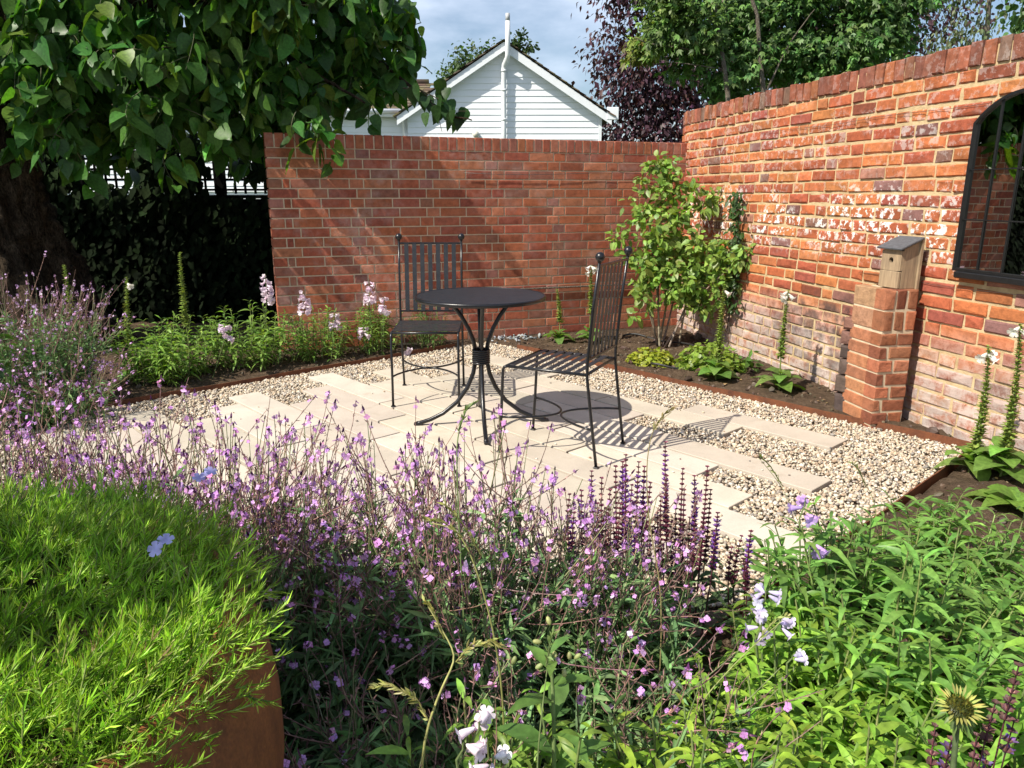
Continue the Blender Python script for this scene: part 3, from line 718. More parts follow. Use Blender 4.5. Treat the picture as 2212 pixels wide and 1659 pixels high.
# --- arched iron garden mirror on the old wall
sm = wall_s_at_y(3.83); PM, TM = wp(sm); PM2, _ = wp(sm + .56); TM = norm(PM2 - PM); IM = np.array((-TM[1], TM[0]))
mir = thing('arched_mirror', 'arched garden mirror with black metal glazing bars hung on the old brick wall', 'mirror', (PM[0] - IM[0] * .012, PM[1] - IM[1] * .012, .885), math.atan2(TM[1], TM[0]))
MW, MS, MR = .56, .715, .13                       # width, springing height, arch rise
def arch(x): 
    u = (x - MW / 2) / (MW / 2); Rr = (MR ** 2 + (MW / 2) ** 2) / (2 * MR); return MS + math.sqrt(max(0, Rr * Rr - (u * MW / 2) ** 2)) - (Rr - MR)
def mirror():
    a = Acc(); fr = .014
    prof = [(0, 0)] + [(0, MS)] + [(MW * k / 16, arch(MW * k / 16)) for k in range(1, 16)] + [(MW, MS), (MW, 0)]
    pin = [(fr, fr)] + [(fr, MS - .004)] + [(min(max(MW * k / 16, fr), MW - fr), arch(MW * k / 16) - fr) for k in range(1, 16)] + [(MW - fr, MS - .004), (MW - fr, fr)]
    n = len(prof); V = [(x, -.028, z) for x, z in prof] + [(x, -.028, z) for x, z in pin] + [(x, .0, z) for x, z in prof] + [(x, -.006, z) for x, z in pin]
    q = []
    for i in range(n):
        j = (i + 1) % n; q += [(i, j, n + j, n + i), (2 * n + i, 2 * n + j, j, i), (n + i, n + j, 3 * n + j, 3 * n + i)]
    a.add(np.array([V]), {4: q}, (1, 1, 1)); a.build('frame', m_frame, mir, None, False)
    xs = [fr] + [MW * k / 4 for k in (1, 2, 3)] + [MW - fr]; zs = [fr, .255, .495]
    for k in (1, 2, 3):
        x = MW * k / 4; a = Acc(); box(a, (x, -.0165, (arch(x) - fr) / 2 + fr / 2), (.0055, .007, arch(x) - fr * 1.6)); a.build('glazing_bar', m_frame, mir, None, False)
    for z in zs[1:]:
        a = Acc(); box(a, (MW / 2, -.0165, z), (MW - fr * 1.6, .006, .0055)); a.build('glazing_bar', m_frame, mir, None, False)
    for i in range(4):
        for r in range(3):
            z0 = zs[r]; z1 = zs[r + 1] if r < 2 else None; x0, x1 = xs[i], xs[i + 1]; a = Acc(); y = -.012 + U(-.0008, .0008); tl = U(-.004, .004)
            if z1: pts = [(x0, z0), (x1, z0), (x1, z1), (x0, z1)]
            else: pts = [(x0, z0), (x1, z0)] + [(x1 + (x0 - x1) * k / 5, arch(x1 + (x0 - x1) * k / 5) - fr) for k in range(6)]
            V = [(x, y + tl * (z - z0), z) for x, z in pts]; F = {3: [(0, k, k + 1) for k in range(1, len(pts) - 1)]}
            a.add(np.array([V]), F, (1, 1, 1)); a.build('pane', m_mirror, mir, None, False)
    a = Acc(); box(a, (MW / 2, -.02, -.016), (MW - .06, .05, .03), None, (1, 1, 1), .003); a.build('ledge', m_frame, mir, None, False)
mirror()
# ------------------------------------------------------------------ white house behind the wall
house = thing('white_house', 'white weatherboarded house with tiled gable and tall white flue behind the back wall', 'house')
HX, HY, HHW, HZ_E, HZ_A = -.195, 20., 2.48, 3.27, 4.86      # gable centre, front, half width, eave and apex height
def house_build():
    a = Acc(); prism(a, [(HX - HHW, -.1), (HX + HHW, -.1), (HX + HHW, HZ_E), (HX, HZ_A - .14), (HX - HHW, HZ_E)], HY + .03, HY + 6, (1, 1, 1)); a.build('wall', m_clad, house, None, False)
    z = 1.7; bw_ = .15; roofz = lambda x: HZ_E + (HZ_A - HZ_E) * (1 - abs(x - HX) / HHW)
    while z < HZ_A - .2:
        hw0 = HHW if z < HZ_E else HHW * (1 - (z - HZ_E) / (HZ_A - .1 - HZ_E)); hw1 = HHW if z + bw_ < HZ_E else max(.02, HHW * (1 - (z + bw_ - HZ_E) / (HZ_A - .1 - HZ_E)))
        V = [(HX - hw0, HY - .004, z), (HX + hw0, HY - .004, z), (HX + hw1, HY + .012, z + bw_), (HX - hw1, HY + .012, z + bw_), (HX - hw0, HY + .03, z), (HX + hw0, HY + .03, z)]
        a = Acc(); a.add(np.array([V], float), {4: [(0, 1, 2, 3), (0, 4, 5, 1)]}, (1, 1, 1)); a.build('board', m_clad, house, None, False); z += bw_
    # bargeboards and roof slopes
    ov = .24; E = HHW + ov; sl = (HZ_A - HZ_E) / HHW
    for sg in (-1, 1):
        V = []
        for y in (HY - .22, HY - .185):
            V += [(HX, y, HZ_A + .02), (HX + sg * E, y, HZ_A + .02 - sl * E), (HX + sg * E, y, HZ_A - .18 - sl * E), (HX, y, HZ_A - .19)]
        a = Acc(); a.add(np.array([V]), {4: [(0, 1, 2, 3), (7, 6, 5, 4), (0, 4, 5, 1), (3, 2, 6, 7)]}, (1, 1, 1)); a.build('bargeboard', m_white, house, None, False)
        V = [(HX, HY - .19, HZ_A - .03), (HX + sg * E, HY - .19, HZ_A - .03 - sl * E), (HX + sg * E, HY + .03, HZ_A - .03 - sl * E), (HX, HY + .03, HZ_A - .03)]
        a = Acc(); a.add(np.array([V]) - np.array((0, 0, .06)), {4: [(0, 1, 2, 3)]}, (1, 1, 1)); a.build('soffit', m_white, house, None, False)
        rf = Acc(); nrow = 18
        for r in range(nrow):
            t0, t1 = r / nrow, (r + 1.25) / nrow
            for c in range(-1, 22):
                y = HY - .27 + (c + (r % 2) * .5) * .3; y0 = max(y, HY - .27)
                p0 = np.array((HX + sg * E * t0 * 1.02, y0 + .15, HZ_A + .065 - sl * E * t0 * 1.02)); p1 = np.array((HX + sg * E * t1 * 1.02, y0 + .15, HZ_A + .085 - sl * E * t1 * 1.02))
                d = norm(p1 - p0); nrm = norm(np.cross(d, np.array((0, 1, 0)))) * 1; m = np.stack([d, np.array((0, 1., 0)), nrm], 1)
                box(rf, (p0 + p1) / 2, (np.linalg.norm(p1 - p0), .292, .02 + .008 * rng.random()), m, jit((.85, .8, .75), 1, .2)[0])
        rf.build('roof_tiles', m_tile, house, 'stuff', False)
    a = Acc(); box(a, (HX + E + .02, HY - .2, HZ_E - .06), (.3, .06, .30), None, (1, 1, 1), .01); a.build('eave_box', m_white, house, None, False)
    a = Acc(); box(a, (HX + HHW - .03, HY - .035, 2.3), (.08, .03, 2.0)); a.build('corner_trim', m_white, house, None, False)
    # flue
    x = HX + .02
    Q = np.array([[(x - .03, HY - .12, 1.2), (x - .03, HY - .12, 3.0), (x - .03, HY - .12, 4.28), (x - .02, HY - .14, 4.36), (x + .06, HY - .3, 4.5), (x + .07, HY - .32, 4.58), (x + .07, HY - .32, 4.9), (x + .07, HY - .32, 5.33)]])
    a = Acc(); tubes(a, Q, .062, (1, 1, 1), 14, True); fl = a.build('flue', m_pipe, house)
    a = Acc(); tubes(a, np.array([[(x + .07, HY - .32, 5.33), (x + .07, HY - .32, 5.5)]]), .056, (1, 1, 1), 14, True); a.build('flue_terminal', simple('flue_grey', (.42, .43, .44), .5), fl)
    for z in (2.3, 3.05, 3.75, 4.2):
        a = Acc(); tubes(a, np.array([[(x - .03, HY - .12, z), (x - .03, HY - .12, z + .05)]]), .072, (1, 1, 1), 14, True); a.build('flue_clip', m_pipe, fl)
    a = Acc(); tubes(a, np.array([[(HX - .73, HY - .02, 2.72), (HX - .73, HY - .16, 2.72)]]), .085, (1, 1, 1), 14, True); a.build('wall_vent', simple('vent_cream', (.62, .6, .52), .5), house)
    # wing to the left: wall boards, tiled slope, gutter and downpipe
    WX1, WX0, WY = HX - HHW + .0, -17., HY + .35
    a = Acc(); box(a, ((WX0 + WX1) / 2, WY + 2.55, 1.6), (WX1 - WX0, 5., 3.3)); a.build('wing_wall', m_clad, house, None, False)
    for k in range(13):
        z = 1.3 + k * .15; V = [(WX0, WY - .005, z), (WX1, WY - .005, z), (WX1, WY + .018, z + .15), (WX0, WY + .018, z + .15), (WX0, WY + .04, z), (WX1, WY + .04, z)]
        a = Acc(); a.add(np.array([V]), {4: [(0, 1, 2, 3), (0, 4, 5, 1)]}, (1, 1, 1)); a.build('board', m_clad, house, None, False)
    rf = Acc(); zr, ze, yr, ye = 4.28, 3.32, HY + 2.6, HY + .05; nr = 10
    for r in range(nr):
        t0, t1 = 1 - (r + 1) / nr, 1 - (r - .22) / nr
        for c in range(52):
            x0 = WX0 + (c + (r % 2) * .5) * .3
            if x0 > WX1 + .5: continue
            lo = np.array((x0, ye + (yr - ye) * t0, ze + (zr - ze) * t0 + .03)); hi = np.array((x0, ye + (yr - ye) * t1, ze + (zr - ze) * t1 + .0)); d = norm(hi - lo)
            m = np.stack([np.array((1., 0, 0)), d, np.cross(np.array((1., 0, 0)), d)], 1); box(rf, (lo + hi) / 2, (.292, np.linalg.norm(hi - lo), .022), m, jit((.95, .88, .8), 1, .22)[0])
    rf.build('roof_tiles', m_tile, house, 'stuff', False)
    a = Acc(); tubes(a, np.array([[(x_, yr, zr + .03) for x_ in np.linspace(WX0, WX1 + .3, 8)]]), .1, (.8, .75, .7), 8, True); a.build('ridge', m_tile, house)
    a = Acc(); tubes(a, np.array([[(x_, ye - .08, ze - .03) for x_ in np.linspace(WX0, WX1 + .0, 6)]]), .055, (1, 1, 1), 8, True); a.build('gutter', m_white, house)
    a = Acc(); box(a, ((WX0 + WX1) / 2, ye + .12, ze - .09), (WX1 - WX0, .28, .12)); a.build('fascia', m_white, house, None, False)
    a = Acc(); tubes(a, np.array([[(WX1 - .1, ye - .08, ze - .05), (WX1 - .1, ye - .06, ze - .18), (WX1 - .14, WY - .08, ze - .34), (WX1 - .14, WY - .08, 2.0), (WX1 - .14, WY - .08, .2)]]), .036, (1, 1, 1), 10, True); a.build('downpipe', m_white, house)
house_build()

# ------------------------------------------------------------------ dark fence with trellis under the tree
def fence():
    x0, x1, y = -12.9, -1.5, 7.75
    root = thing('trellis_fence', 'black fence topped with square trellis, its colour deepened for the shade under the tree', 'fence')
    n = int((x1 - x0) / .125)
    for k in range(n):
        a = Acc(); box(a, (x0 + (k + .5) * .125, y + (.01 if k % 2 else 0), .6), (.135, .018, 1.22)); a.build('slat', m_fence, root, None, False)
    for k in range(9):
        a = Acc(); box(a, (x0 + k * 1.42, y + .03, .84), (.08, .08, 1.70)); a.build('post', m_fence, root, None, False)
    tr = Acc()
    for k in range(int((x1 - x0) / .1)): box(tr, (x0 + k * .1, y - .006, 1.46), (.022, .012, .40))
    for k in range(4): box(tr, ((x0 + x1) / 2, y + .007, 1.30 + k * .1), (x1 - x0, .012, .022))
    t = tr.build('trellis', m_fence, root, 'stuff', False)
    for z in (1.232, 1.665):
        a = Acc(); box(a, ((x0 + x1) / 2, y + .002, z), (x1 - x0, .05, .035)); a.build('rail', m_fence, root, None, False)
fence()

# ------------------------------------------------------------------ trees beyond the walls
def limb_tree(root, paths, mat, sides=8):
    """paths: list of (points, r0, r1) -> one trunk object"""
    a = Acc()
    for pts, r0, r1 in paths:
        P = np.array(pts, float); K = 14; t = np.linspace(0, 1, K); tt = np.linspace(0, 1, len(P)); Q = np.stack([np.interp(t, tt, P[:, i]) for i in range(3)], 1)
        for _ in range(2): Q[1:-1] = (Q[:-2] + 2 * Q[1:-1] + Q[2:]) / 4
        Q[1:-1] += rng.normal(0, r0 * .12, (K - 2, 3)); tubes(a, Q[None], np.linspace(r0, r1, K)[None], (1, 1, 1), sides, True)
    return a.build('trunk', mat, root)
def clump_leaves(acc, C, rad, n, L, W, col, v=.25, prof='ovate', down=.4, out=.8, sub=.35, subs=None, h=.07):
    """leaves in ellipsoid clumps; gathered on sprays so the outline is uneven and gaps stay"""
    C = np.array(C, float); rad = np.array(rad, float); subs = subs or max(6, n // 40)
    d = norm(rng.normal(size=(subs, 3))) * (U(.35, 1, (subs, 1)) ** .55); ce = C + d * rad
    k = rng.integers(subs, size=n); P = ce[k] + rng.normal(size=(n, 3)) * rad.mean() * sub * np.array((1, 1, .75))
    o = norm(P - C); D = norm(o * out + rng.normal(0, .6, (n, 3)) + np.array((0, 0, -down))); N = norm(np.array((0, 0, 1.)) * .8 + o * .5 + rng.normal(0, .5, (n, 3)))
    sc = np.exp(rng.normal(0, .2, n)); leaves(acc, P, D, N, L * sc, W * sc, jit(col, n, v, h) * np.exp(rng.normal(0, .14, subs))[k][:, None], prof, .25, .2)
def lobed(acc, C, rad, n, L, col, v=.3, subs=None):
    C = np.array(C, float); rad = np.array(rad, float); subs = subs or max(6, n // 34)
    d = norm(rng.normal(size=(subs, 3))) * (U(.3, 1, (subs, 1)) ** .5); ce = C + d * rad
    k = rng.integers(subs, size=n); P = ce[k] + rng.normal(size=(n, 3)) * rad.mean() * .27 * np.array((1, 1, .6)); o = norm(P - C)
    D = norm(o * .5 + rng.normal(0, .6, (n, 3)) + np.array((-.1, -.25, -.35))); N = norm(np.array((-.2, -.3, .8)) + o * .4 + rng.normal(0, .45, (n, 3))); S = norm(np.cross(D, N))
    sc = L * np.exp(rng.normal(0, .2, n)); c = jit(col, n, v, .1) * np.exp(rng.normal(0, .16, subs))[k][:, None]
    for a, q in ((0, 1.), (.85, .82), (-.85, .82), (1.7, .5), (-1.7, .5)): needles(acc, P, D * math.cos(a) + S * math.sin(a), N, sc * q, sc * .2, c, .3)
def beech():
    root = thing('copper_beech', 'tall dark purple leaved beech tree behind the house gable and wall corner', 'tree', (6.5, 24, 0))
    limb_tree(root, [([(0, 0, 0), (.1, 0, 4), (-.1, .1, 8), (0, 0, 12)], .45, .1), ([(0, 0, 2.8), (-1.7, -.2, 4.8), (-3.4, -.4, 5.9)], .15, .03), ([(0, 0, 3), (2.5, -.4, 5), (4.9, -.5, 6.3)], .15, .03), ([(0, 0, 2.1), (-1.7, -.4, 3.1), (-3.4, -.5, 3.4)], .12, .02)], m_bark_dark)
    a = Acc(); c = (.062, .028, .040)
    for C, r, n in [((-1.75, -.3, 5.6), (1.1, 1., 1.3), 2600), ((-1.6, -.4, 3.6), (1.2, 1., 1.1), 2600), ((-1.9, -.3, 2.2), (.7, .8, .8), 1100), ((-.6, -.5, 2.3), (1.3, .9, 1.0), 1800), ((.3, -.2, 4.2), (1.6, 1.1, 1.4), 2400), ((.2, -.2, 6.6), (1.8, 1.2, 1.5), 2200), ((2.4, 0, 4.6), (1.6, 1.1, 1.6), 1800), ((3.8, 0, 4.6), (1.1, 1.1, 1.3), 1100), ((1.8, 0, 2.4), (1.8, 1., 1.), 1400), ((2.5, .2, 7.2), (2., 1.2, 1.5), 1400)]:
        clump_leaves(a, np.array(C) * 1.4, np.array(r) * 1.4, int(n * 1.6), .135, .048, c, .35, 'lance3', .5, .5, .3, None, .12)
    a.build('crown', m_far_leaf, root, 'stuff')
beech()
def maple():
    root = thing('maple_tree', 'bright green maple tree with pale bare stems leaning over the old brick wall', 'tree', (3.9, 9.6, 0))
    P = lambda x, y, Y=9.35: at(x, y, Y) - np.array((3.9, 9.6, 0))
    limb_tree(root, [([P(1585, 420), P(1575, 215), P(1560, 120), P(1545, 30), P(1535, -60)], .034, .02), ([P(1560, 130), P(1490, 105), P(1400, 95), P(1370, 80)], .010, .004), ([P(1565, 150), P(1500, 140), P(1420, 130)], .009, .003), ([P(1662, 420), P(1650, 190), P(1640, 130), P(1640, 40), P(1610, -40)], .034, .02),
                     ([P(1840, 330, 9.9), P(1832, 110, 9.9), P(1820, 10, 9.9), P(1800, -60, 9.9)], .06, .035), ([P(1880, 330, 9.9), P(1860, 100, 9.9), P(1890, 20, 9.9)], .05, .03), ([P(1540, 20), P(1580, -10), P(1640, -40)], .016, .01), ([P(1655, 200), P(1700, 100), P(1760, 20)], .014, .005)], m_bark_pale)
    a = Acc(); g = (.10, .195, .05); y = (.18, .22, .04)
    S = [((1420, 75), .26, 330, (.13, .21, .045)), ((1385, 105), .16, 150, y), ((1490, 55), .42, 620, (.11, .19, .045)), ((1500, 135), .32, 380, g), ((1590, 30), .5, 720, g), ((1610, 140), .45, 600, g), ((1700, 60), .7, 1000, g), ((1720, 140), .42, 650, g), ((1800, 90), .65, 950, g), ((1890, 45), .5, 850, g), ((1940, 0), .36, 500, g), ((1880, 110), .34, 420, g), ((1650, -60), .9, 900, g), ((1850, -50), .9, 900, g), ((1560, 190), .2, 140, g), ((1450, 10), .35, 350, (.11, .18, .04))]
    for (px, py), r, n, c in S:
        lobed(a, P(px, py, 9.7 + U(-.2, .5)), (r, .5, r * .85), int(n * 1.5), .066, c)
    a.build('crown', m_far_leaf, root, 'stuff')
maple()
def far_trees():
    root = thing('garden_tree', 'dense green tree top beyond the wall at the far right corner', 'tree', (9.4, 12.2, 0))
    limb_tree(root, [([(0, 0, 0), (0, 0, 2.5), (-.1, 0, 4), (0, .1, 6)], .16, .05), ([(0, 0, 3.0), (-.8, -.2, 3.2), (-1.5, -.2, 3.05)], .03, .01)], m_bark_dark)
    a = Acc()
    for C, r, n in [((-.2, 0, 4.1), (1.3, .9, .7), 2000), ((.9, 0, 3.7), (1.2, .9, .8), 1800), ((-.9, 0, 3.9), (.7, .6, .4), 600), ((0, 0, 5.4), (1.8, 1, 1), 1500)]: clump_leaves(a, C, r, n, .1, .04, (.075, .15, .04), .3, 'ovate', .4, .5, .3, None, .1)
    a.build('crown', m_far_leaf, root, 'stuff')
    root = thing('birch_tree', 'hazy pale weeping tree seen between the maple and the far right tree', 'tree', (12.4, 21, 0))
    limb_tree(root, [([(0, 0, 0), (.1, 0, 4), (-.1, 0, 7)], .14, .04)], m_bark_pale)
    a = Acc()
    for C, r, n in [((-.3, 0, 4.2), (1.1, .8, 1.6), 1500), ((-.9, 0, 3.6), (.8, .7, 1.3), 900), ((0, 0, 6.5), (1.2, .9, 1.3), 800)]: clump_leaves(a, C, r, n, .1, .03, (.10, .13, .06), .25, 'lance', 1.2, .3, .25)
    a.build('crown', m_far_leaf, root, 'stuff')
    root = thing('distant_tree', 'green tree top peeping over the ridge of the white house', 'tree', (-.6, 33, 0))
    limb_tree(root, [([(0, 0, 0), (0, 0, 4), (.2, 0, 7)], .2, .06)], m_bark_dark)
    a = Acc()
    for C, r, n in [((-.35, 0, 6.3), (1.7, 1., .75), 1400), ((.95, 0, 6.9), (.45, .5, .75), 420), ((-1.6, 0, 5.9), (.9, .8, .6), 500)]: clump_leaves(a, C, r, n, .14, .06, (.06, .105, .03), .3, 'ovate', .3, .5, .25)
    a.build('crown', m_far_leaf, root, 'stuff')
far_trees()

# ------------------------------------------------------------------ the big old tree on the left
def big_tree():
    root = thing('mulberry_tree', 'old leaning tree with gnarled trunk and large heart shaped leaves overhanging the back wall', 'tree')
    # trunk: ridged, swollen, leaning left
    prof = [(-3.78, 6.0, -.05, .54), (-3.88, 6.0, .25, .46), (-3.98, 6.0, .6, .41), (-4.08, 5.98, 1.0, .38), (-4.14, 5.96, 1.35, .36), (-4.12, 5.95, 1.6, .41), (-4.1, 5.95, 1.85, .35), (-3.9, 6.0, 2.4, .33), (-3.8, 6.05, 3.0, .28), (-3.7, 6.1, 3.6, .18)]
    P = np.array(prof); K, S = 150, 110; t = np.linspace(0, 1, K); tt = np.linspace(0, 1, len(P)); Q = np.stack([np.interp(t, tt, P[:, i]) for i in range(4)], 1)
    th = np.linspace(0, 2 * math.pi, S, endpoint=False); TH, Z = np.meshgrid(th, Q[:, 2]); r = Q[:, 3][:, None] * np.ones((1, S))
    r = r * (1 + .09 * np.sin(TH * 5 + Z * 1.6) + .06 * np.sin(TH * 9 - Z * 2.5) + .17 * vnoise(TH * 1.6, Z * 1.3, 2.2, 8) + .17 * vnoise(TH * 1.6, Z, 7, 9) + .12 * np.abs(vnoise(TH * 1.9, Z * .7, 15, 10)) + .035 * vnoise(TH * 1.6, Z, 33, 12))
    V = np.stack([Q[:, 0][:, None] + r * np.cos(TH), Q[:, 1][:, None] + r * np.sin(TH), Z], -1)
    a = Acc(); a.add(V.reshape(1, -1, 3), {4: [(i * S + j, i * S + (j + 1) % S, (i + 1) * S + (j + 1) % S, (i + 1) * S + j) for i in range(K - 1) for j in range(S)]}, (1, 1, 1))
    tr = a.build('trunk', m_bark, root)
    a = Acc()                                                           # big limbs
    def limb(pts, r0, r1):
        p = np.array(pts, float); k = 16; q = np.stack([np.interp(np.linspace(0, 1, k), np.linspace(0, 1, len(p)), p[:, i]) for i in range(3)], 1)
        for _ in range(2): q[1:-1] = (q[:-2] + 2 * q[1:-1] + q[2:]) / 4
        q[1:-1] += rng.normal(0, r0 * .12, (k - 2, 3)); tubes(a, q[None], np.linspace(r0, r1, k)[None], (1, 1, 1), 9)
    limb([(-3.9, 6, 2.2), (-3.0, 6.2, 2.7), (-2.0, 6.5, 2.75), (-1.2, 6.8, 2.7)], .13, .025); limb([(-3.85, 6, 2.6), (-3.0, 5.7, 3.3), (-2.2, 5.7, 3.5)], .11, .03)
    limb([(-3.9, 6, 2.0), (-4.6, 5.6, 2.7), (-5.2, 5.3, 3.2)], .12, .03); limb([(-3.8, 6, 3.0), (-3.6, 6.3, 4.0)], .1, .03); limb([(-2.3, 6.4, 2.75), (-1.6, 6.2, 2.2), (-1.15, 6.15, 1.95)], .03, .008)
    limb([(-1.6, 6.65, 2.7), (-1.0, 6.6, 2.25), (-.55, 6.5, 1.9), (-.33, 6.45, 1.85)], .02, .005); limb([(-3.3, 6.1, 2.55), (-2.9, 5.7, 2.3), (-2.5, 5.6, 2.0)], .03, .008)
    a.build('limbs', m_bark, tr)
    # sprays of leaves
    blobs_ = [((-4.3, 5.9, 3.0), (1.2, .9, 1.1), 80), ((-3.2, 6.1, 3.0), (1.1, .9, 1.0), 110), ((-2.5, 6.25, 2.75), (1.0, .8, .85), 130), ((-1.85, 6.6, 2.6), (.75, .5, .72), 120), ((-1.25, 6.8, 2.62), (.5, .35, .36), 44), ((-2.9, 5.85, 2.15), (.9, .5, .4), 70), ((-3.7, 5.6, 2.2), (.7, .5, .5), 45), ((-2.1, 6.1, 2.1), (.6, .4, .3), 46), ((-2.6, 6.3, 3.7), (1.3, .9, .6), 60), ((-1.6, 5.72, 2.95), (.6, .3, .5), 100), ((-2.3, 5.6, 3.2), (.6, .3, .4), 36)]
    Po, tip = [], []
    for C, r, n in blobs_:
        d = norm(rng.normal(size=(n, 3))) * (U(.25, 1, (n, 1)) ** .4); p = np.array(C) + d * np.array(r); Po.append(p)
    Po = np.concatenate(Po)
    xs, ys = Po[:, 0] + .795 * Po[:, 2], Po[:, 1] + .465 * Po[:, 2]
    lim = np.interp(xs, [-4, -3.0, -1.9, -.6, .3, 1.5], [4.6, 5.2, 5.75, 6.3, 6.6, 7.15])
    wy = 5.83 + (Po[:, 0] + 1.86) * .3874                               # the wall plane
    ok = (ys > lim + .05) & ~((Po[:, 1] < wy + .12) & (Po[:, 2] < 1.9) & (Po[:, 0] > -1.9)) & ~((xs > .62) & (Po[:, 1] < wy))
    Po = Po[ok]
    # sprays that hang where the picture shows them
    H = [at(x, y, Y) for x, y, Y in [(350, 200, 5.75), (400, 235, 5.7), (370, 290, 5.65), (365, 330, 5.62), (440, 300, 5.7), (165, 170, 5.5), (170, 235, 5.45), (120, 290, 5.4), (140, 335, 5.4), (110, 60, 5.5), (430, 120, 5.8), (560, 60, 5.95), (655, 200, 6.1), (690, 250, 5.82), (660, 262, 5.78), (700, 275, 5.8), (640, 240, 5.8), (610, 150, 6.0), (250, 130, 5.7), (270, 60, 5.7), (720, 180, 6.3), (790, 100, 6.5), (800, 60, 6.5), (850, 90, 6.55), (860, 120, 6.55), (800, 190, 6.5), (850, 160, 6.55), (870, 30, 6.6), (900, 5, 6.6), (780, 150, 6.5), (740, 90, 6.45), (560, 200, 6.1), (520, 130, 5.95), (330, 40, 5.75), (60, 140, 5.4), (30, 230, 5.4), (500, 250, 6.05), (560, 270, 6.2), (300, 250, 5.9), (250, 280, 5.95), (60, 270, 5.6), (30, 300, 5.6), (90, 240, 5.7), (220, 240, 5.8), (200, 270, 6.1), (240, 330, 6.2), (280, 300, 6.2), (330, 270, 6.1), (470, 280, 6.3), (520, 290, 6.4), (540, 250, 6.3), (480, 310, 6.5), (200, 310, 6.0), (420, 180, 5.9), (480, 200, 6.0), (590, 230, 6.2), (300, 180, 5.8), (210, 190, 5.7)]]
    H2 = [at(x, y, 6.45) for x, y in [(915, 205), (940, 235), (965, 215), (985, 245), (1005, 238), (955, 195), (900, 190)]]
    Po = np.concatenate([Po, np.array(H)]); nm = len(Po)
    m = 9; n = len(Po)
    tips = Po + np.column_stack([rng.normal(0, .1, n), rng.normal(-.03, .08, n), -U(.12, .3, n)])
    Q = curve(Po, tips, np.column_stack([rng.normal(0, .03, n), rng.normal(0, .03, n), U(.0, .06, n)]), 6)
    tw = Acc(); tubes(tw, Q, np.linspace(.004, .0015, 6)[None], jit((.09, .1, .05), n, .2), 4)
    t = np.tile(np.linspace(.05, 1, m), (n, 1)); X, T = along(Q, t); X = X.reshape(-1, 3); T = T.reshape(-1, 3); k = len(X)
    side = norm(np.cross(T, rng.normal(size=(k, 3)))); D = norm(side * U(.3, 1.2, (k, 1)) + np.array((0, -.12, -1.)) * U(.3, 1.1, (k, 1)))
    N = norm(np.array((-.25, -.65, .5)) + rng.normal(0, .75, (k, 3))); L = np.clip(rng.normal(.128, .026, k), .06, .18)
    pet = X + side * .03; C = jit((.052, .13, .025), k, .3, .1); young = rng.random(k) < .12; C[young] = jit((.12, .2, .03), young.sum(), .15)  # brighter leaf colour of the young ones also stands in for sunlit leaves
    V, F = leaf_arrays(pet, D, N, L, L * U(.36, .44, k), 'heart', U(.0, .35, k), .22, .07)
    # the hanging tip sprig in front of the gable
    p2 = np.array(H2); p2 = np.repeat(p2, 3, 0) + rng.normal(0, .035, (len(p2) * 3, 3)); k2 = len(p2)
    V2, _ = leaf_arrays(p2, np.column_stack([rng.normal(0, .35, k2), rng.normal(0, .3, k2), -np.ones(k2)]), norm(np.array((-.2, -.8, .3)) + rng.normal(0, .5, (k2, 3))), U(.09, .15, k2), U(.036, .058, k2), 'heart', .15, .2, .07)
    V = np.concatenate([V, V2]); C = np.concatenate([C, jit((.03, .075, .02), k2, .2)])
    tubes(tw, np.array([[at(870, 190, 6.45), at(910, 195, 6.45), at(950, 215, 6.45), at(975, 240, 6.45), at(1010, 240, 6.45)], [at(905, 192, 6.45), at(925, 210, 6.45), at(940, 235, 6.45), at(950, 265, 6.45), at(955, 285, 6.45)]]), np.linspace(.006, .002, 5)[None], (.06, .05, .03), 4)
    tw.build('twigs', m_stem, root, 'stuff')
    # the leaves nearest the viewer are pieces of their own
    ctr = V.mean(1); fx = np.abs(ctr[:, 0] / ctr[:, 1]) < .72; fz = (ctr[:, 2] - CAM_H) / ctr[:, 1] < .25
    score = np.where(fx & fz, ctr[:, 1] + rng.random(len(ctr)) * .5, 99); order = np.argsort(score); big, rest = order[:280], order[280:]
    for i in big:
        a = Acc(); c = V[i].mean(0); a.add((V[i] - c)[None], F, C[i:i + 1]); link('leaf', a.mesh('leaf', m_tree_leaf), root, Matrix.Translation(Vector(c)))
    a = Acc(); a.add(V[rest], F, C[rest]); a.build('crown', m_tree_leaf, root, 'stuff')
    # ivy over the fence, leaf colours taken near black for the deep shade
    iv = thing('ivy', 'ivy coloured dark for the shade, climbing over the shaded black fence left of the back wall', 'climber'); a = Acc(); n = 5200
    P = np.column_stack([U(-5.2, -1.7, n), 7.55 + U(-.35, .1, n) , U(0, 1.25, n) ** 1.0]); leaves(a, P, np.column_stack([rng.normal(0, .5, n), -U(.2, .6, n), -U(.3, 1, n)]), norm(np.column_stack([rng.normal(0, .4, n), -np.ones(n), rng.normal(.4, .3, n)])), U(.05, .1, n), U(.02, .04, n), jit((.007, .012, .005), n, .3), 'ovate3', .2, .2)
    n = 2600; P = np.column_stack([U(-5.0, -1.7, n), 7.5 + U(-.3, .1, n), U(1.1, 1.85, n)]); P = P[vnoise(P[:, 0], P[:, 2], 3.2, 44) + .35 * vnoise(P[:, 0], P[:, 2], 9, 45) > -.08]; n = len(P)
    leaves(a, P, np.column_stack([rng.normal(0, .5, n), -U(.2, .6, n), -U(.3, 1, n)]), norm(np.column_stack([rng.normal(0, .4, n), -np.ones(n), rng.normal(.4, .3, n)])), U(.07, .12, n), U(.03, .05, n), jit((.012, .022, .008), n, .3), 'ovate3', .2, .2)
    a.build('leaves', m_ivy, iv, 'stuff')
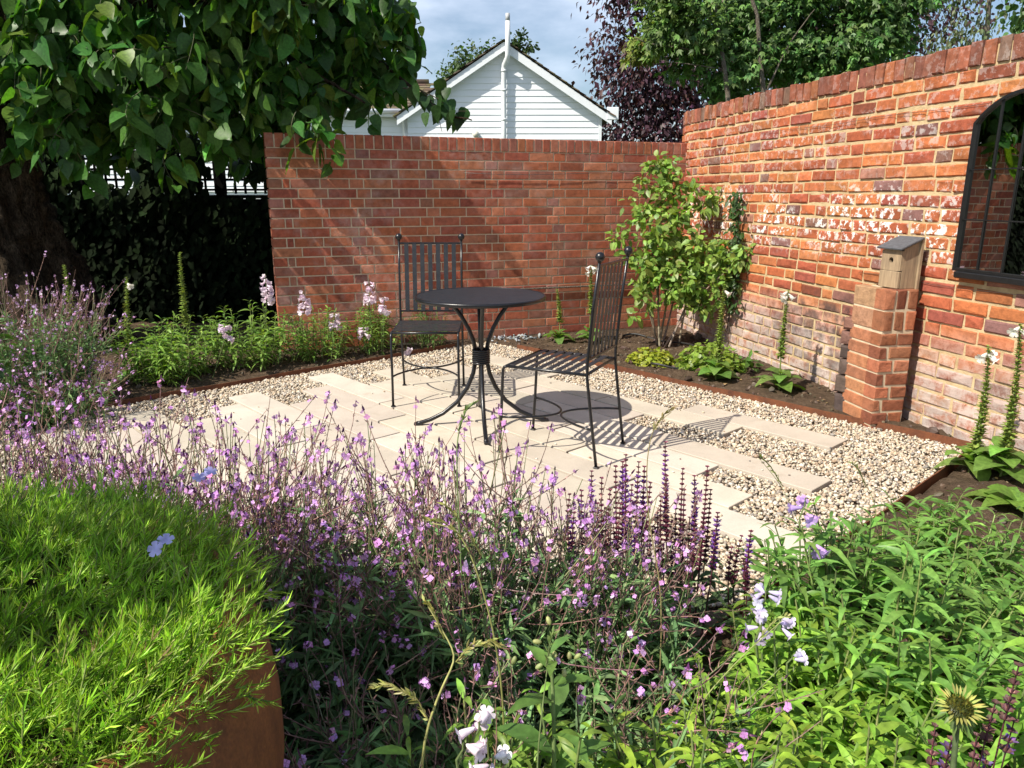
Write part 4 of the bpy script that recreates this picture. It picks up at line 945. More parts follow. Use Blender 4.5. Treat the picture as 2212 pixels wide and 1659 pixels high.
    q0 = np.column_stack([U(-3.2, -1.8, 12), np.full(12, 7.6), np.zeros(12)]); q1 = q0 + np.column_stack([rng.normal(0, .2, 12), np.full(12, .0), U(.8, 1.2, 12)]); a = Acc(); tubes(a, curve(q0, q1, rng.normal(0, .05, (12, 3)), 6), .008, (.03, .025, .02), 5); a.build('stems', m_stem, iv, 'stuff')
big_tree()
# ------------------------------------------------------------------ iron table and chairs
def table():
    t = thing('bistro_table', 'round black iron garden table with slatted top and four curved legs on the stone planks', 'table', (-.17, 3.98, .0125), R_(6))
    R, ns, pit = .348, 13, .0535
    for k in range(ns):
        y = (k - (ns - 1) / 2) * pit; y0, y1 = y - pit / 2 + .0022, y + pit / 2 - .0022; rr = R - .006
        c = lambda q: math.sqrt(max(rr * rr - q * q, .0009))
        V = [(-c(y0), y0), (c(y0), y0), (c(y) + .0, y), (c(y1), y1), (-c(y1), y1), (-c(y), y)]
        a = Acc(); n = 6; X = [(x, yy, .722) for x, yy in V] + [(x, yy, .712) for x, yy in V]
        F = {4: [(i, n + i, n + (i + 1) % n, (i + 1) % n) for i in range(n)] + [(0, 1, 2, 5), (5, 2, 3, 4), (8, 7, 6, 11), (9, 8, 11, 10)]}
        a.add(np.array([X]), F, (1, 1, 1)); a.build('slat', m_iron_top, t, None, False)
    a = Acc(); N = 72; th = np.arange(N) * 2 * math.pi / N; pr = [(R - .006, .7235), (R + .002, .7245), (R + .006, .718), (R + .004, .703), (R - .004, .702), (R - .006, .712)]
    V = np.array([[(r * math.cos(x), r * math.sin(x), z) for x in th] for r, z in pr]); m = len(pr)
    a.add(V.reshape(1, -1, 3), {4: [(i * N + j, i * N + (j + 1) % N, ((i + 1) % m) * N + (j + 1) % N, ((i + 1) % m) * N + j) for i in range(m) for j in range(N)]}, (1, 1, 1)); a.build('rim', m_iron, t)
    a = Acc(); box(a, (0, 0, .7065), (.03, .68, .009)); box(a, (0, 0, .7005), (.68, .03, .0035)); a.build('cross_bar', m_iron, t, None, False)
    prof = np.array([(.185, .703), (.150, .672), (.105, .61), (.066, .54), (.040, .47), (.030, .41), (.031, .36), (.045, .29), (.078, .21), (.135, .13), (.215, .066), (.29, .03), (.345, .014), (.362, .012)])
    for k in range(4):
        an = k * math.pi / 2; Q = np.array([[(r * math.cos(an), r * math.sin(an), z) for r, z in prof]]); a = Acc(); tubes(a, Q, .0118, (1, 1, 1), 12, True); lg = a.build('leg', m_iron, t)
        a = Acc(); e = np.array((.355 * math.cos(an), .355 * math.sin(an), .0085)); box(a, e, (.05, .026, .015), np.array([[math.cos(an), -math.sin(an), 0], [math.sin(an), math.cos(an), 0], [0, 0, 1]]), (1, 1, 1), .004); a.build('foot', m_iron, lg, None, False)
    a = Acc()
    for k in range(7):
        z = .352 + k * .0115; c = [(.0445 * math.cos(x), .0445 * math.sin(x), z) for x in np.linspace(0, 2 * math.pi, 25)]; tubes(a, np.array([c]), .0062, (1, 1, 1), 7)
    a.build('collar', m_iron, t)
table()
def chair(label, loc, rz):
    t = thing('garden_chair', label, 'chair', loc, rz, 'black iron garden chairs'); r = .0075; W = .2
    def tb(name, pts, rad=r, par=t, mat=m_iron, sides=9):
        a = Acc(); tubes(a, np.array([pts], float), rad, (1, 1, 1), sides, True); return a.build(name, mat, par)
    for s in (-1, 1):
        l = tb('leg', [(s * W, .252, .0), (s * W, .24, .2), (s * W, .23, .425), (s * W, .222, .441), (s * W, .205, .446)]); a = Acc(); box(a, (s * W, .252, .004), (.026, .026, .008), None, (1, 1, 1), .003); a.build('foot', m_iron, l, None, False)
        l = tb('back_post', [(s * W, -.262, 0), (s * W, -.235, .2), (s * W, -.205, .43), (s * W, -.205, .5), (s * W, -.225, .75), (s * W, -.25, .968)]); a = Acc(); box(a, (s * W, -.262, .004), (.026, .026, .008), None, (1, 1, 1), .003); a.build('foot', m_iron, l, None, False)
        a = Acc(); blobs(a, np.array([(s * W, -.2515, .985)]), .0215, (1, 1, 1), 3); tubes(a, np.array([[(s * W, -.25, .962), (s * W, -.2505, .972)]]), .011, (1, 1, 1), 10, True); a.build('ball_finial', m_iron, l)
        tb('side_rail', [(s * W, .21, .446), (s * W, 0, .446), (s * W, -.205, .446)])
    tb('front_rail', [(-W, .212, .446), (0, .212, .446), (W, .212, .446)]); tb('rear_rail', [(-W, -.2, .446), (0, -.2, .446), (W, -.2, .446)])
    for k in range(8):
        a = Acc(); y = .178 - k * .0475; box(a, (0, y, .4545), (2 * W + .004, .029, .003), None, (1, 1, 1), .001); a.build('seat_slat', m_iron_top, t, None, False)
    M = lambda z: -.205 - .045 * ((z - .5) / .468) ** 1.1 if z > .5 else -.205
    for nm, z in (('top_rail', .945), ('lower_back_rail', .515)):
        a = Acc(); box(a, (0, M(z), z), (2 * W - .006, .009, .012), None, (1, 1, 1), .002); a.build(nm, m_iron, t, None, False)
    for k in range(7):
        x = (k - 3) * .0505; a = Acc(); z0, z1 = .517, .943; V = []
        zs = np.linspace(z0, z1, 6)
        for z in zs:
            for dx in (-.0135, .0135):
                for dy in (.0055, .0085): V.append((x + dx, M(z) + dy, z))
        q = []
        for i in range(5):
            o = i * 4; q += [(o, o + 4, o + 6, o + 2), (o + 1, o + 3, o + 7, o + 5), (o, o + 1, o + 5, o + 4), (o + 2, o + 6, o + 7, o + 3)]
        a.add(np.array([V]), {4: q + [(0, 2, 3, 1), (20, 21, 23, 22)]}, (1, 1, 1)); a.build('back_slat', m_iron_top, t, None, False)
    for y0, y1 in ((.241, .012), (-.238, -.004)):
        pts = [(-W + 2 * W * u, y0 + (y1 - y0) * math.sin(math.pi * u) ** .75, .185) for u in np.linspace(0, 1, 21)]; tb('stretcher', pts, .0058)
    return t
chair('black iron chair behind the table, its back to the brick wall', (-.523, 4.565, .0125), R_(180.5))
chair('black iron chair right of the table, seen from the side with seat slats showing', (.251, 3.57, .0125), R_(63.5))

# ------------------------------------------------------------------ wires, hose, cane
def wires():
    def wire(name, label, pts, r, mat, cat):
        a = Acc(); tubes(a, np.array([pts], float), r, (1, 1, 1), 6, True); tag(a.build(name, mat), label, cat)
    f = lambda s, z, o=.02: (WL[0] + WT[0] * s - WIN[0] * o, WL[1] + WT[1] * s - WIN[1] * o, z)
    wire('bamboo_cane', 'pale cane fixed level along the lower back wall behind the climber', [f(1.9 + k * .23, .45) for k in range(7)], .008, m_bark_pale, 'cane')
    wire('training_wire', 'thin wire stretched along the top of the back wall', [f(1.55 + k * .3, 1.43 - .012 * math.sin(k), .018) for k in range(7)], .0022, m_wire, 'wire')
    g = lambda s, z, o=.015: (lambda P, T: (P[0] + T[1] * o, P[1] - T[0] * o, z))(*wp(s))
    wire('training_wire', 'thin wire on the old wall above the mirror', [g(2.0 + k * .1, 1.69 + .004 * math.sin(k * .6), .012) for k in range(27)], .0012, m_wire, 'wire')
    wire('training_wire', 'thin wire on the old wall just below the mirror', [g(3.2 + k * .1, .80 + .006 * math.sin(k * .7), .012) for k in range(17)], .0012, m_wire, 'wire')
    h = [ab(-3.9, 4.5), ab(-3.6, 4.62), ab(-3.3, 4.66), ab(-3.1, 4.58), ab(-3.0, 4.40), ab(-2.85, 4.36), ab(-2.6, 4.42), ab(-2.3, 4.45), ab(-2.0, 4.43)]
    h = [(0.72, 6.2), (.85, 6.42), (1.0, 6.5), (1.15, 6.46), (1.35, 6.2), (1.55, 5.9), (1.52, 5.5), (1.4, 5.25), (1.18, 5.2), (1.02, 5.3)]
    q = np.array(h); k = 40; q = np.stack([np.interp(np.linspace(0, 1, k), np.linspace(0, 1, len(q)), q[:, i]) for i in range(2)], 1)
    for _ in range(6): q[1:-1] = (q[:-2] + 2 * q[1:-1] + q[2:]) / 4
    wire('irrigation_hose', 'black drip hose looping over the soil under the climber', [(x, y, .045 + .012 * math.sin(i * .7)) for i, (x, y) in enumerate(q)], .009, m_hose, 'hose')
wires()

# ------------------------------------------------------------------ planting
def gz(x, y): return float(soil_z(np.array([x]), np.array([y]))[0])
GREEN = (.085, .19, .035); GREY = (.155, .27, .10); UP = np.array((0, 0, 1.))
def wallflower(label, c, Rr, H, ns, lean=(0, 0), fol=1., flo=1., colm=(.74, .38, .74), group='mauve wallflowers'):
    c = np.array((c[0], c[1], gz(c[0], c[1]) if len(c) < 3 else c[2])); root = thing('wallflower', label, 'flowering plant', group=group)
    n = ns; b = c + np.column_stack([rng.normal(0, .07, n), rng.normal(0, .07, n), np.zeros(n)])
    an = U(0, 6.283, n); rr = Rr * np.sqrt(U(.02, 1, n)); hh = H * U(.68, 1.06, n) * (1 - .25 * (rr / Rr) ** 2)
    tip = c + np.column_stack([np.cos(an) * rr + lean[0], np.sin(an) * rr + lean[1], hh]); bend = np.column_stack([np.cos(an) * rr * .1, np.sin(an) * rr * .1, -hh * .03]) + rng.normal(0, .012, (n, 3))
    Q = curve(b, tip, bend, 7)
    # side shoots
    m = 4; t = U(.35, .85, (n, m)); X, T = along(Q, t); X = X.reshape(-1, 3); T = T.reshape(-1, 3); k = len(X)
    D = norm(T * .75 + rng.normal(0, .42, (k, 3)) + UP * .2); l = U(.08, .26, k) * H / .7; Q2 = curve(X, X + D * l[:, None], rng.normal(0, .008, (k, 3)) + UP * -.004, 5)
    st = Acc(); tubes(st, Q, np.linspace(.0026, .0011, 7)[None], jit((.17, .19, .09), n, .25), 3); tubes(st, Q2, np.linspace(.0017, .0008, 5)[None], jit((.22, .13, .11), k, .3), 3)
    # knobbly seed pods up the stems
    pods = Acc()
    for QQ, mm in ((Q, 20), (Q2, 13)):
        nn = len(QQ); t = U(.45 if QQ is Q else .15, .97, (nn, mm)); X, T = along(QQ, t); X = X.reshape(-1, 3); T = T.reshape(-1, 3); q = len(X)
        needles(st, X, norm(T * .9 + rng.normal(0, .5, (q, 3))), rng.normal(size=(q, 3)), U(.006, .016, q), .0011, jit((.25, .14, .12), q, .3))
    st.build('stems', m_stem, root, 'stuff')
    # leaves
    lf = Acc(); mm = int(26 * fol); t = U(.08, .72, (n, mm)); X, T = along(Q, t); X = X.reshape(-1, 3); T = T.reshape(-1, 3); q = len(X)
    D = norm(T * .5 + norm(rng.normal(size=(q, 3))) * .9 + UP * .15); leaves(lf, X, D, norm(UP + rng.normal(0, .5, (q, 3))), U(.04, .085, q), U(.0035, .0065, q), jit(GREY, q, .25, .07), 'lance3', U(0, .5, q), .25)
    lf.build('leaves', m_grey_leaf, root, 'stuff')
    # flower heads
    fl = Acc(); tips = np.concatenate([tip, Q2[:, -1]]); T = np.concatenate([norm(Q[:, -1] - Q[:, -2]), norm(Q2[:, -1] - Q2[:, -2])]); keep = rng.random(len(tips)) < .8 * flo; tips, T = tips[keep], T[keep]; k = len(tips)
    cnt = rng.integers(1, 6, k); idx = np.repeat(np.arange(k), cnt); q = len(idx); N = norm(rng.normal(size=(q, 3)) + T[idx] * .6); Pf = tips[idx] - T[idx] * U(0, .022, (q, 1)) + N * .006
    hue = rng.random((k, 1))[idx]; C = jit(colm, q, .22, .08) * (1 - hue * .25) + hue * .25 * np.array((.32, .16, .60)) + (rng.random((q, 1)) < .12) * .12
    florets(fl, Pf, N, U(.005, .0086, q), np.clip(C, 0, .9), 4, .15, .5, flat=True); needles(fl, tips - T * .004, T, rng.normal(size=(k, 3)), U(.008, .016, k), .0026, jit((.10, .03, .10), k, .3))
    needles(fl, tips - T * .004, T, rng.normal(size=(k, 3)), U(.008, .016, k), .0026, jit((.12, .04, .12), k, .3)); fl.build('flowers', m_petal, root, 'stuff')
    return root
def penstemon(label, c, Rr, H, ns, col=GREEN, leaf=(.06, .09), wid=.105, lean=(0, 0), nl=11, name='penstemon', single=0, group=None, prof='lance', spires=(), bloom=(.78, .66, .74), bell=.036, droop=(.3, .9)):
    """clump of upright stems with paired arching leaves; spires: (x, y, z) tops that carry bells"""
    c = np.array((c[0], c[1], gz(c[0], c[1]))); root = thing(name, label, 'flowering plant' if len(spires) else 'plant', group=group); n = ns
    rr = Rr * np.sqrt(U(0, 1, n)); an = U(0, 6.283, n); off = np.column_stack([np.cos(an) * rr, np.sin(an) * rr, np.zeros(n)])
    b = c + off * .75; b[:, 2] += 0; tip = c + off * 1.12 + np.column_stack([np.full(n, lean[0]), np.full(n, lean[1]), H * U(.6, 1.05, n) * (1 - .25 * (rr / Rr) ** 2)]) + np.column_stack([rng.normal(0, .025, n), rng.normal(0, .025, n), np.zeros(n)])
    Q = curve(b, tip, rng.normal(0, .01, (n, 3)), 6); st = Acc(); tubes(st, Q, np.linspace(.0034, .002, 6)[None], jit((.16, .2, .07), n, .2), 4)
    lf = Acc(); t = np.linspace(.1, .99, nl)[None] + rng.normal(0, .012, (n, nl)); X, T = along(Q, np.clip(t, 0, 1)); ph = U(0, 3.14, n)[:, None] + np.arange(nl)[None] * 1.571 + rng.normal(0, .2, (n, nl))
    allV, allC = [], []
    for sg in (0, math.pi):
        D = np.stack([np.cos(ph + sg), np.sin(ph + sg), U(.15, .75, (n, nl)) + np.linspace(0, .7, nl)[None] ** 2], -1).reshape(-1, 3); q = len(D)
        size = (np.sin(np.linspace(.35, 2.75, nl)) ** .6)[None] * np.ones((n, 1)); L = (U(*leaf, (n, nl)) * size).ravel()
        V, F = leaf_arrays(X.reshape(-1, 3), D, np.tile(UP, (q, 1)) + rng.normal(0, .25, (q, 3)), L, L * wid * U(.8, 1.2, q), prof, U(droop[0], droop[1], q), .3, .05); allV.append(V); allC.append(jit(col, q, .2, .06) * np.exp(rng.normal(0, .12, n)).repeat(nl)[:, None])
    V = np.concatenate(allV); C = np.concatenate(allC)
    st.build('stems', m_stem, root, 'stuff')
    order = np.argsort(np.linalg.norm(V.mean(1) - np.array((0, 0, CAM_H)), axis=1) + rng.random(len(V)) * .3 - V.mean(1)[:, 2]); big, rest = order[:single], order[single:]
    for i in big:
        a = Acc(); m = V[i].mean(0); a.add((V[i] - m)[None], F, C[i:i + 1]); link('leaf', a.mesh('leaf', m_leaf), root, Matrix.Translation(Vector(m)))
    lf.add(V[rest], F, C[rest]); lf.build('leaves', m_leaf, root, 'stuff')
    for sp in spires:
        x, y, z, hgt, nb = sp; a = Acc(); s2 = Acc(); P0 = np.array((x - .01, y, z - hgt)); base = np.array((c[0] + (x - c[0]) * .7, c[1] + (y - c[1]) * .7, c[2])); tubes(s2, np.array([[base, (base + P0) / 2, P0, (x, y, z - hgt * .4), (x, y, z)]]), np.linspace(.003, .0015, 5)[None], (.14, .19, .07), 5)
        zz = U(0, 1, nb); an = U(0, 6.28, nb); X = np.array((x, y, z - hgt)) + UP * (zz * hgt)[:, None] + np.column_stack([np.cos(an), np.sin(an), np.zeros(nb)]) * .006
        D = np.column_stack([np.cos(an), np.sin(an) - .25, -U(.0, .7, nb)]); bells(a, X, D, bell * (1.1 - .35 * zz), jit(bloom, nb, .1, .03), np.array(bloom) * 1.05)
        needles(s2, X, D, rng.normal(size=(nb, 3)), .008, .003, jit((.14, .2, .06), nb)); 
        if nb <= 8:
            fs = s2.build('spike_stem', m_stem, root, 'stuff')
            for i in range(nb):
                a = Acc(); bells(a, X[i:i + 1], D[i:i + 1], bell, jit(bloom, 1, .1, .03), np.array(bloom) * 1.05); a.build('flower', m_petal, root)
        else:
            fs = a.build('flower_spike', m_petal, root); s2.build('spike_stem', m_stem, fs, 'stuff')
    return root
def foxglove(label, x, y, H, spire=True, nl=11, L=.15, bellsN=0, col=(.15, .27, .055), lean=None, group='foxgloves', wspire=.5):
    z = gz(x, y) - .005; lean = lean or (rng.normal(0, .022), rng.normal(0, .02)); root = thing('foxglove', label, 'foxglove', group=group); c = np.array((x, y, z)); F = None
    for k in range(nl):
        an = k * 2.4 + U(-.3, .3); h = .015 + .10 * (k / nl) * H / .6; l = L * (1.05 - .45 * k / nl) * U(.85, 1.1); P = (c + UP * h)[None]; D = np.array([(math.cos(an), math.sin(an), .55 + .5 * k / nl)])
        V, F = leaf_arrays(P, D, np.array([(0, 0, 1.)]) + rng.normal(0, .12, (1, 3)), np.array([l]), np.array([l * .29]), 'ovate', np.array([U(.4, .8)]), .22, .05); a = Acc(); m = V[0].mean(0); a.add(V - m, F, jit(col, 1, .15)); link('leaf', a.mesh('leaf', m_leaf), root, Matrix.Translation(Vector(m)))
    if spire:
        top = c + np.array((lean[0], lean[1], H)); Q = curve(c[None], top[None], np.array([[rng.normal(0, .014), rng.normal(0, .01), 0]]), 9); a = Acc(); tubes(a, Q, np.linspace(.0055, .002, 9)[None], (.17, .22, .06), 6); st = a.build('stem', m_stem, root)
        n = int(H * wspire * 250); t = np.linspace(max(.12, 1 - wspire - .12), .995, n)[None]; X, T = along(Q, t); X = X[0]; a = Acc(); an = np.arange(n) * 2.399 + rng.normal(0, .2, n); sz = np.linspace(1.3, .5, n) * .026 * U(.75, 1.2, n)
        D = np.column_stack([np.cos(an), np.sin(an), U(-.1, .5, n)]); blobs(a, X + norm(D) * (sz * .45)[:, None], np.column_stack([sz * .24] * 2 + [sz * .32]), jit((.25, .33, .07), n, .18), 0)
        for da in (-.5, .5): 
            D2 = np.column_stack([np.cos(an + da), np.sin(an + da), U(.0, .6, n)]); leaves(a, X, D2, np.tile(UP, (n, 1)), sz * 1.35, sz * .36, jit((.27, .35, .08), n, .2), 'ovate', .1, .2)
        a.build('seed_pods', m_leaf, st, 'stuff')
        if bellsN:
            a = Acc(); k = bellsN; an = U(0, 6.28, k); an[0] = 3.6; an[-1] = 5.6; X = top - UP * U(.0, .045, k)[:, None]; D = np.column_stack([np.cos(an), np.sin(an), -U(.5, 1., k)]); bells(a, X, D, .042, jit((.80, .80, .74), k, .04, .02)); a.build('flowers', m_petal, root)
    return root
def mound(name, label, c, r, h, n, L, col, prof='round', v=.2, cat='plant', single=0, mat=None, wid=.5):
    z = gz(c[0], c[1]); root = thing(name, label, cat); d = norm(np.abs(rng.normal(size=(n, 3))) * np.where(rng.random((n, 3)) < .5, -1, 1) * np.array((1, 1, 0)) + UP * np.abs(rng.normal(.0, .7, n))[:, None]); d[:, 2] = np.abs(d[:, 2])
    P = np.array((c[0], c[1], z)) + d * np.array((r, r, h)) * U(.55, 1, (n, 1)); D = norm(d * np.array((1, 1, .25)) + rng.normal(0, .4, (n, 3)) - UP * .1); N = norm(d + UP * .7 + rng.normal(0, .3, (n, 3)))
    l = L * np.exp(rng.normal(0, .2, n)); V, F = leaf_arrays(P, D, N, l, l * wid, prof, .3, .15, .1); C = jit(col, n, v, .06); order = np.argsort(P[:, 1] - P[:, 2])
    for i in order[:single]:
        a = Acc(); m = V[i].mean(0); a.add((V[i] - m)[None], F, C[i:i + 1]); link('leaf', a.mesh('leaf', m_leaf), root, Matrix.Translation(Vector(m)))
    a = Acc(); a.add(V[order[single:]], F, C[order[single:]]); a.build('leaves', mat or m_leaf, root, 'stuff'); k = max(8, n // 6); b = np.tile(np.array((c[0], c[1], z - .01)), (k, 1)) + rng.normal(0, .015, (k, 3)) * np.array((1, 1, 0))
    a = Acc(); tubes(a, curve(b, P[:k], UP * .02 * np.ones((k, 1)), 4), .002, (.14, .18, .06), 3); a.build('stems', m_stem, root, 'stuff'); return root

# --- right hand bed by the old wall
foxglove('foxglove with closed seed spire below the climber, growing from low lime green leaves', 1.40, 4.93, .64, True, 12, .22, 1, wspire=.62)
foxglove('foxglove topped with white bells in front of the old wall, left of the pier', 1.75, 4.68, .66, True, 11, .23, 4, wspire=.55)
foxglove('short young foxglove at the foot of the back wall behind the table', .40, 6.28, .46, True, 10, .2, 0)
foxglove('foxglove with a few white bells against the back wall behind the right chair', .66, 6.22, .66, True, 8, .2, 5)
foxglove('tallest foxglove spire at the right edge under the mirror', 2.20, 3.12, .70, True, 13, .24, 2, lean=(-.03, .0), wspire=.78)
foxglove('foxglove spire with drooping white bells right of the pier', 2.12, 3.22, .60, True, 9, .2, 3, lean=(-.005, 0), wspire=.78)
foxglove('low foxglove rosette of broad leaves at the right edge on bare soil', 2.04, 2.78, .2, False, 10, .23, col=(.15, .27, .045))
mound('heuchera', 'low yellow green heuchera mound in bare soil between chair and climber', (1.05, 5.50), .17, .12, 620, .028, (.30, .34, .04), 'round', .2, 'plant', 60, None, .52)
mound('lady_mantle', 'frilly lime green mound round the foxglove below the climber', (1.45, 5.28), .24, .2, 900, .03, (.21, .31, .05), 'round', .2, 'plant', 60, None, .52)
mound('seedling', 'small leafy seedling against the foot of the old wall', (1.70, 5.22), .1, .17, 34, .06, (.10, .2, .045), 'ovate', .2, 'plant', 20, None, .33)
def climber():
    root = thing('climbing_shrub', 'leafy green climber with bare grey stems trained in the wall corner', 'shrub'); base = np.array((1.24, 6.15, .02)); st = Acc(); lf = Acc()
    B = [(1430, 345, 6.3, .06, 50), (1452, 372, 6.25, .09, 90), (1440, 420, 6.2, .1, 110), (1395, 430, 6.2, .1, 80), (1375, 470, 6.2, .07, 44), (1352, 510, 6.15, .06, 45), (1460, 470, 6.15, .16, 190), (1425, 520, 6.1, .17, 240), (1480, 545, 6.1, .17, 240), (1405, 575, 6.1, .14, 180), (1520, 440, 6.25, .09, 70), (1500, 405, 6.3, .07, 40), (1450, 600, 6.05, .16, 200), (1400, 625, 6.05, .12, 130), (1470, 640, 5.95, .12, 150), (1520, 620, 6.0, .13, 170), (1545, 560, 6.0, .14, 190), (1580, 580, 5.85, .13, 170), (1600, 560, 5.8, .08, 60), (1350, 560, 6.15, .03, 14), (1520, 660, 5.95, .07, 50)]
    allP, allD, cs = [], [], []
    for px, py, Y, r, n in B:
        C = at(px, py, Y); subs = max(3, n // 9); ce = C + rng.normal(size=(subs, 3)) * r * np.array((.62, .45, .7)); k = rng.integers(subs, size=n); P = ce[k] + rng.normal(0, .022, (n, 3)); allP.append(P); allD.append(norm(P - ce[k] + rng.normal(0, .01, (n, 3)))); cs += list(ce)
    P = np.concatenate(allP); D = np.concatenate(allD); n = len(P); cs = np.array(cs); D = norm(D + np.array((0, -.15, -.15)) + rng.normal(0, .25, (n, 3)))
    L = np.clip(rng.normal(.058, .013, n), .03, .085); C = jit((.20, .31, .06), n, .24, .08); y = rng.random(n) < .12; C[y] = jit((.22, .28, .06), y.sum(), .15)
    V, F = leaf_arrays(P, D, norm(np.array((-.25, -.6, .75)) + rng.normal(0, .45, (n, 3))), L, L * .32, 'ovate', U(0, .4, n), .15, .05)
    order = np.argsort(P[:, 1] + rng.random(n) * .4)
    for i in order[:200]:
        a = Acc(); m = V[i].mean(0); a.add((V[i] - m)[None], F, C[i:i + 1]); link('leaf', a.mesh('leaf', m_leaf), root, Matrix.Translation(Vector(m)))
    lf.add(V[order[200:]], F, C[order[200:]]); lf.build('leaves', m_leaf, root, 'stuff')
    # stems: main canes then twigs to every leaf cluster
    mains = []
    for (px, py, Y, r, n) in [B[0], B[3], B[5], B[6], B[8], B[10], B[13], B[16], B[18]]:
        e = at(px, py, Y); b0 = base + np.array((rng.normal(0, .05), rng.normal(0, .03), 0)); mains.append(np.array([b0, b0 * .7 + e * .3 + np.array((rng.normal(0, .015), 0, .1)), b0 * .4 + e * .6 + np.array((0, 0, .08)), e]))
    mains = np.array(mains); Qm = np.stack([np.stack([np.interp(np.linspace(0, 1, 9), np.linspace(0, 1, 4), q[:, i]) for i in range(3)], 1) for q in mains]); tubes(st, Qm, np.linspace(.0095, .003, 9)[None], jit((.24, .2, .15), len(Qm), .2), 6)
    stb = st.build('stems', m_stem, root); tw = Acc(); pts = Qm[:, 2:].reshape(-1, 3); dd = np.linalg.norm(cs[:, None] - pts[None], axis=2); nb = pts[dd.argmin(1)]; tubes(tw, curve(nb, cs, rng.normal(0, .01, (len(cs), 3)), 4), .0016, (.17, .13, .09), 3); tw.build('twigs', m_stem, stb, 'stuff')
    # darker ivy-like climber on the old wall itself
    r2 = thing('wall_creeper', 'narrow dark green creeper climbing the old wall beside the corner shrub', 'climber'); a = Acc(); n = 330; s0 = wall_s_at_y(5.93); z = U(.35, 1.28, n); s = s0 + rng.normal(0, .055, n) + (1.2 - z) * .06; W_ = np.array([wp(k)[0] - np.array((-wp(k)[1][1], wp(k)[1][0])) * (.03 + .05 * rng.random()) for k in s])
    P = np.column_stack([W_, z]); leaves(a, P, np.column_stack([rng.normal(-.3, .5, n), rng.normal(-.3, .5, n), -U(.1, .9, n)]), norm(np.array((-.9, -.3, .4)) + rng.normal(0, .35, (n, 3))), U(.03, .05, n), U(.011, .017, n), jit((.05, .10, .03), n, .25), 'ovate', .2, .2); a.build('leaves', m_leaf, r2, 'stuff')
    b0, _ = wp(s0); q0 = np.array([[b0[0] - .03, b0[1], .0], [b0[0] - .03, b0[1] + .03, .0], [b0[0] - .03, b0[1] + .05, 0]]); q1 = q0 + np.array([[0, .02, 1.25], [0, -.04, 1.0], [0, .04, .9]]); a = Acc(); tubes(a, curve(q0, q1, rng.normal(0, .02, (3, 3)), 8), .004, (.07, .05, .04), 5); a.build('stems', m_stem, r2)
climber()

# --- bed under the tree, left
sp = lambda x, y, Y, h, n: (*at(x, y, Y), h, n)
penstemon('leafy penstemon with white spike nearest the tree trunk, in front of dark shade', ab(-5.28, 1.62)[:2], .30, .47, 42, (.20, .33, .065), (.10, .145), .095, nl=11, single=40, group='pale penstemons under the tree', spires=[sp(485, 702, 4.95, .1, 12)])
penstemon('leafy penstemon with tall white spike beside the end of the back wall', ab(-5.28, 2.2)[:2], .30, .47, 42, (.19, .31, .065), (.095, .13), .095, nl=11, single=40, group='pale penstemons under the tree', spires=[sp(573, 592, 5.45, .2, 26), sp(655, 628, 5.5, .16, 20)])
penstemon('leafy penstemon with drooping white spike at the left end of the back wall', ab(-5.2, 2.72)[:2], .24, .42, 32, (.175, .29, .06), (.08, .12), .095, nl=10, single=30, group='pale penstemons under the tree', spires=[sp(722, 675, 5.7, .12, 14)])
penstemon('leafy penstemon with two pink white spikes left of the rear chair', ab(-5.08, 3.15)[:2], .2, .42, 26, (.175, .29, .06), (.08, .11), .095, nl=10, single=30, group='pale penstemons under the tree', spires=[sp(797, 608, 5.85, .17, 22), sp(830, 640, 5.8, .12, 15), sp(785, 700, 5.7, .1, 10)])
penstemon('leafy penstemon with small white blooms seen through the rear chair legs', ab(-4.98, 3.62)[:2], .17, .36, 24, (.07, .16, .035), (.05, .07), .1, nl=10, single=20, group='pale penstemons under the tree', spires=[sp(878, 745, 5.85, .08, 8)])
foxglove('tall green foxglove spire rising in front of the dark fence', -2.27, 5.12, .86, True, 9, .15, 0, wspire=.48)
foxglove('shorter green foxglove spire left of the tall one, before the trunk', -2.66, 5.02, .70, True, 9, .15, 1, wspire=.5)
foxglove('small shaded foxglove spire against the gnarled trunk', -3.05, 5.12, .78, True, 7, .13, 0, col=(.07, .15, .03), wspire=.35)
wallflower('large mauve wallflower bush at the left edge under the tree trunk', (-2.92, 4.42), .55, .80, 95, (0, 0), 2.2, 1., (.74, .48, .72))
wallflower('sprawling mauve wallflower spilling over the left steel edging', (-2.62, 4.12), .48, .50, 70, (.05, -.1), .7, 1., (.74, .44, .74))
mound('evergreen_bush', 'dark green leafy bush at the left edge beside the mauve wallflower', (-2.95, 3.98), .42, .52, 620, .085, (.04, .085, .025), 'lance', .3, 'shrub', 40, m_tree_leaf, .13)

# --- foreground border: wallflowers, salvias, penstemons
F_ = [('left', 'mauve wallflower behind the moss phlox at the far left of the front border', (-1.52, 1.75), .44, .76, 150, .5), ('l3', 'mauve wallflower over the gravel left of the planter top', (-1.14, 1.70), .40, .75, 140, .5), ('l2', 'mauve wallflower behind the planter, its stems crossing the stone planks', (-.78, 1.68), .42, .74, 140, .8),
      ('c1', 'mauve wallflower just right of the rusty planter in the front border', (-.42, 1.60), .42, .70, 110, 2.), ('c2', 'mauve wallflower in front of the table legs in the front border', (-.06, 1.56), .36, .73, 80, 2.), ('c3', 'mauve wallflower between the iron chair and the purple salvias', (.22, 1.62), .26, .56, 46, 1.9)]
for k, lab, c, r, h, n, fo in F_: wallflower(lab, c, r, h, n, (0, .04), fo, 1.)
wallflower('low mauve wallflower in deep shade beside the rusty planter', (-.22, 1.12), .3, .42, 60, (0, 0), 2.6, .25)
wallflower('straggling mauve wallflower stems in the lower middle of the front border', (.16, 1.24), .34, .48, 22, (.05, 0), 1.6, .5)
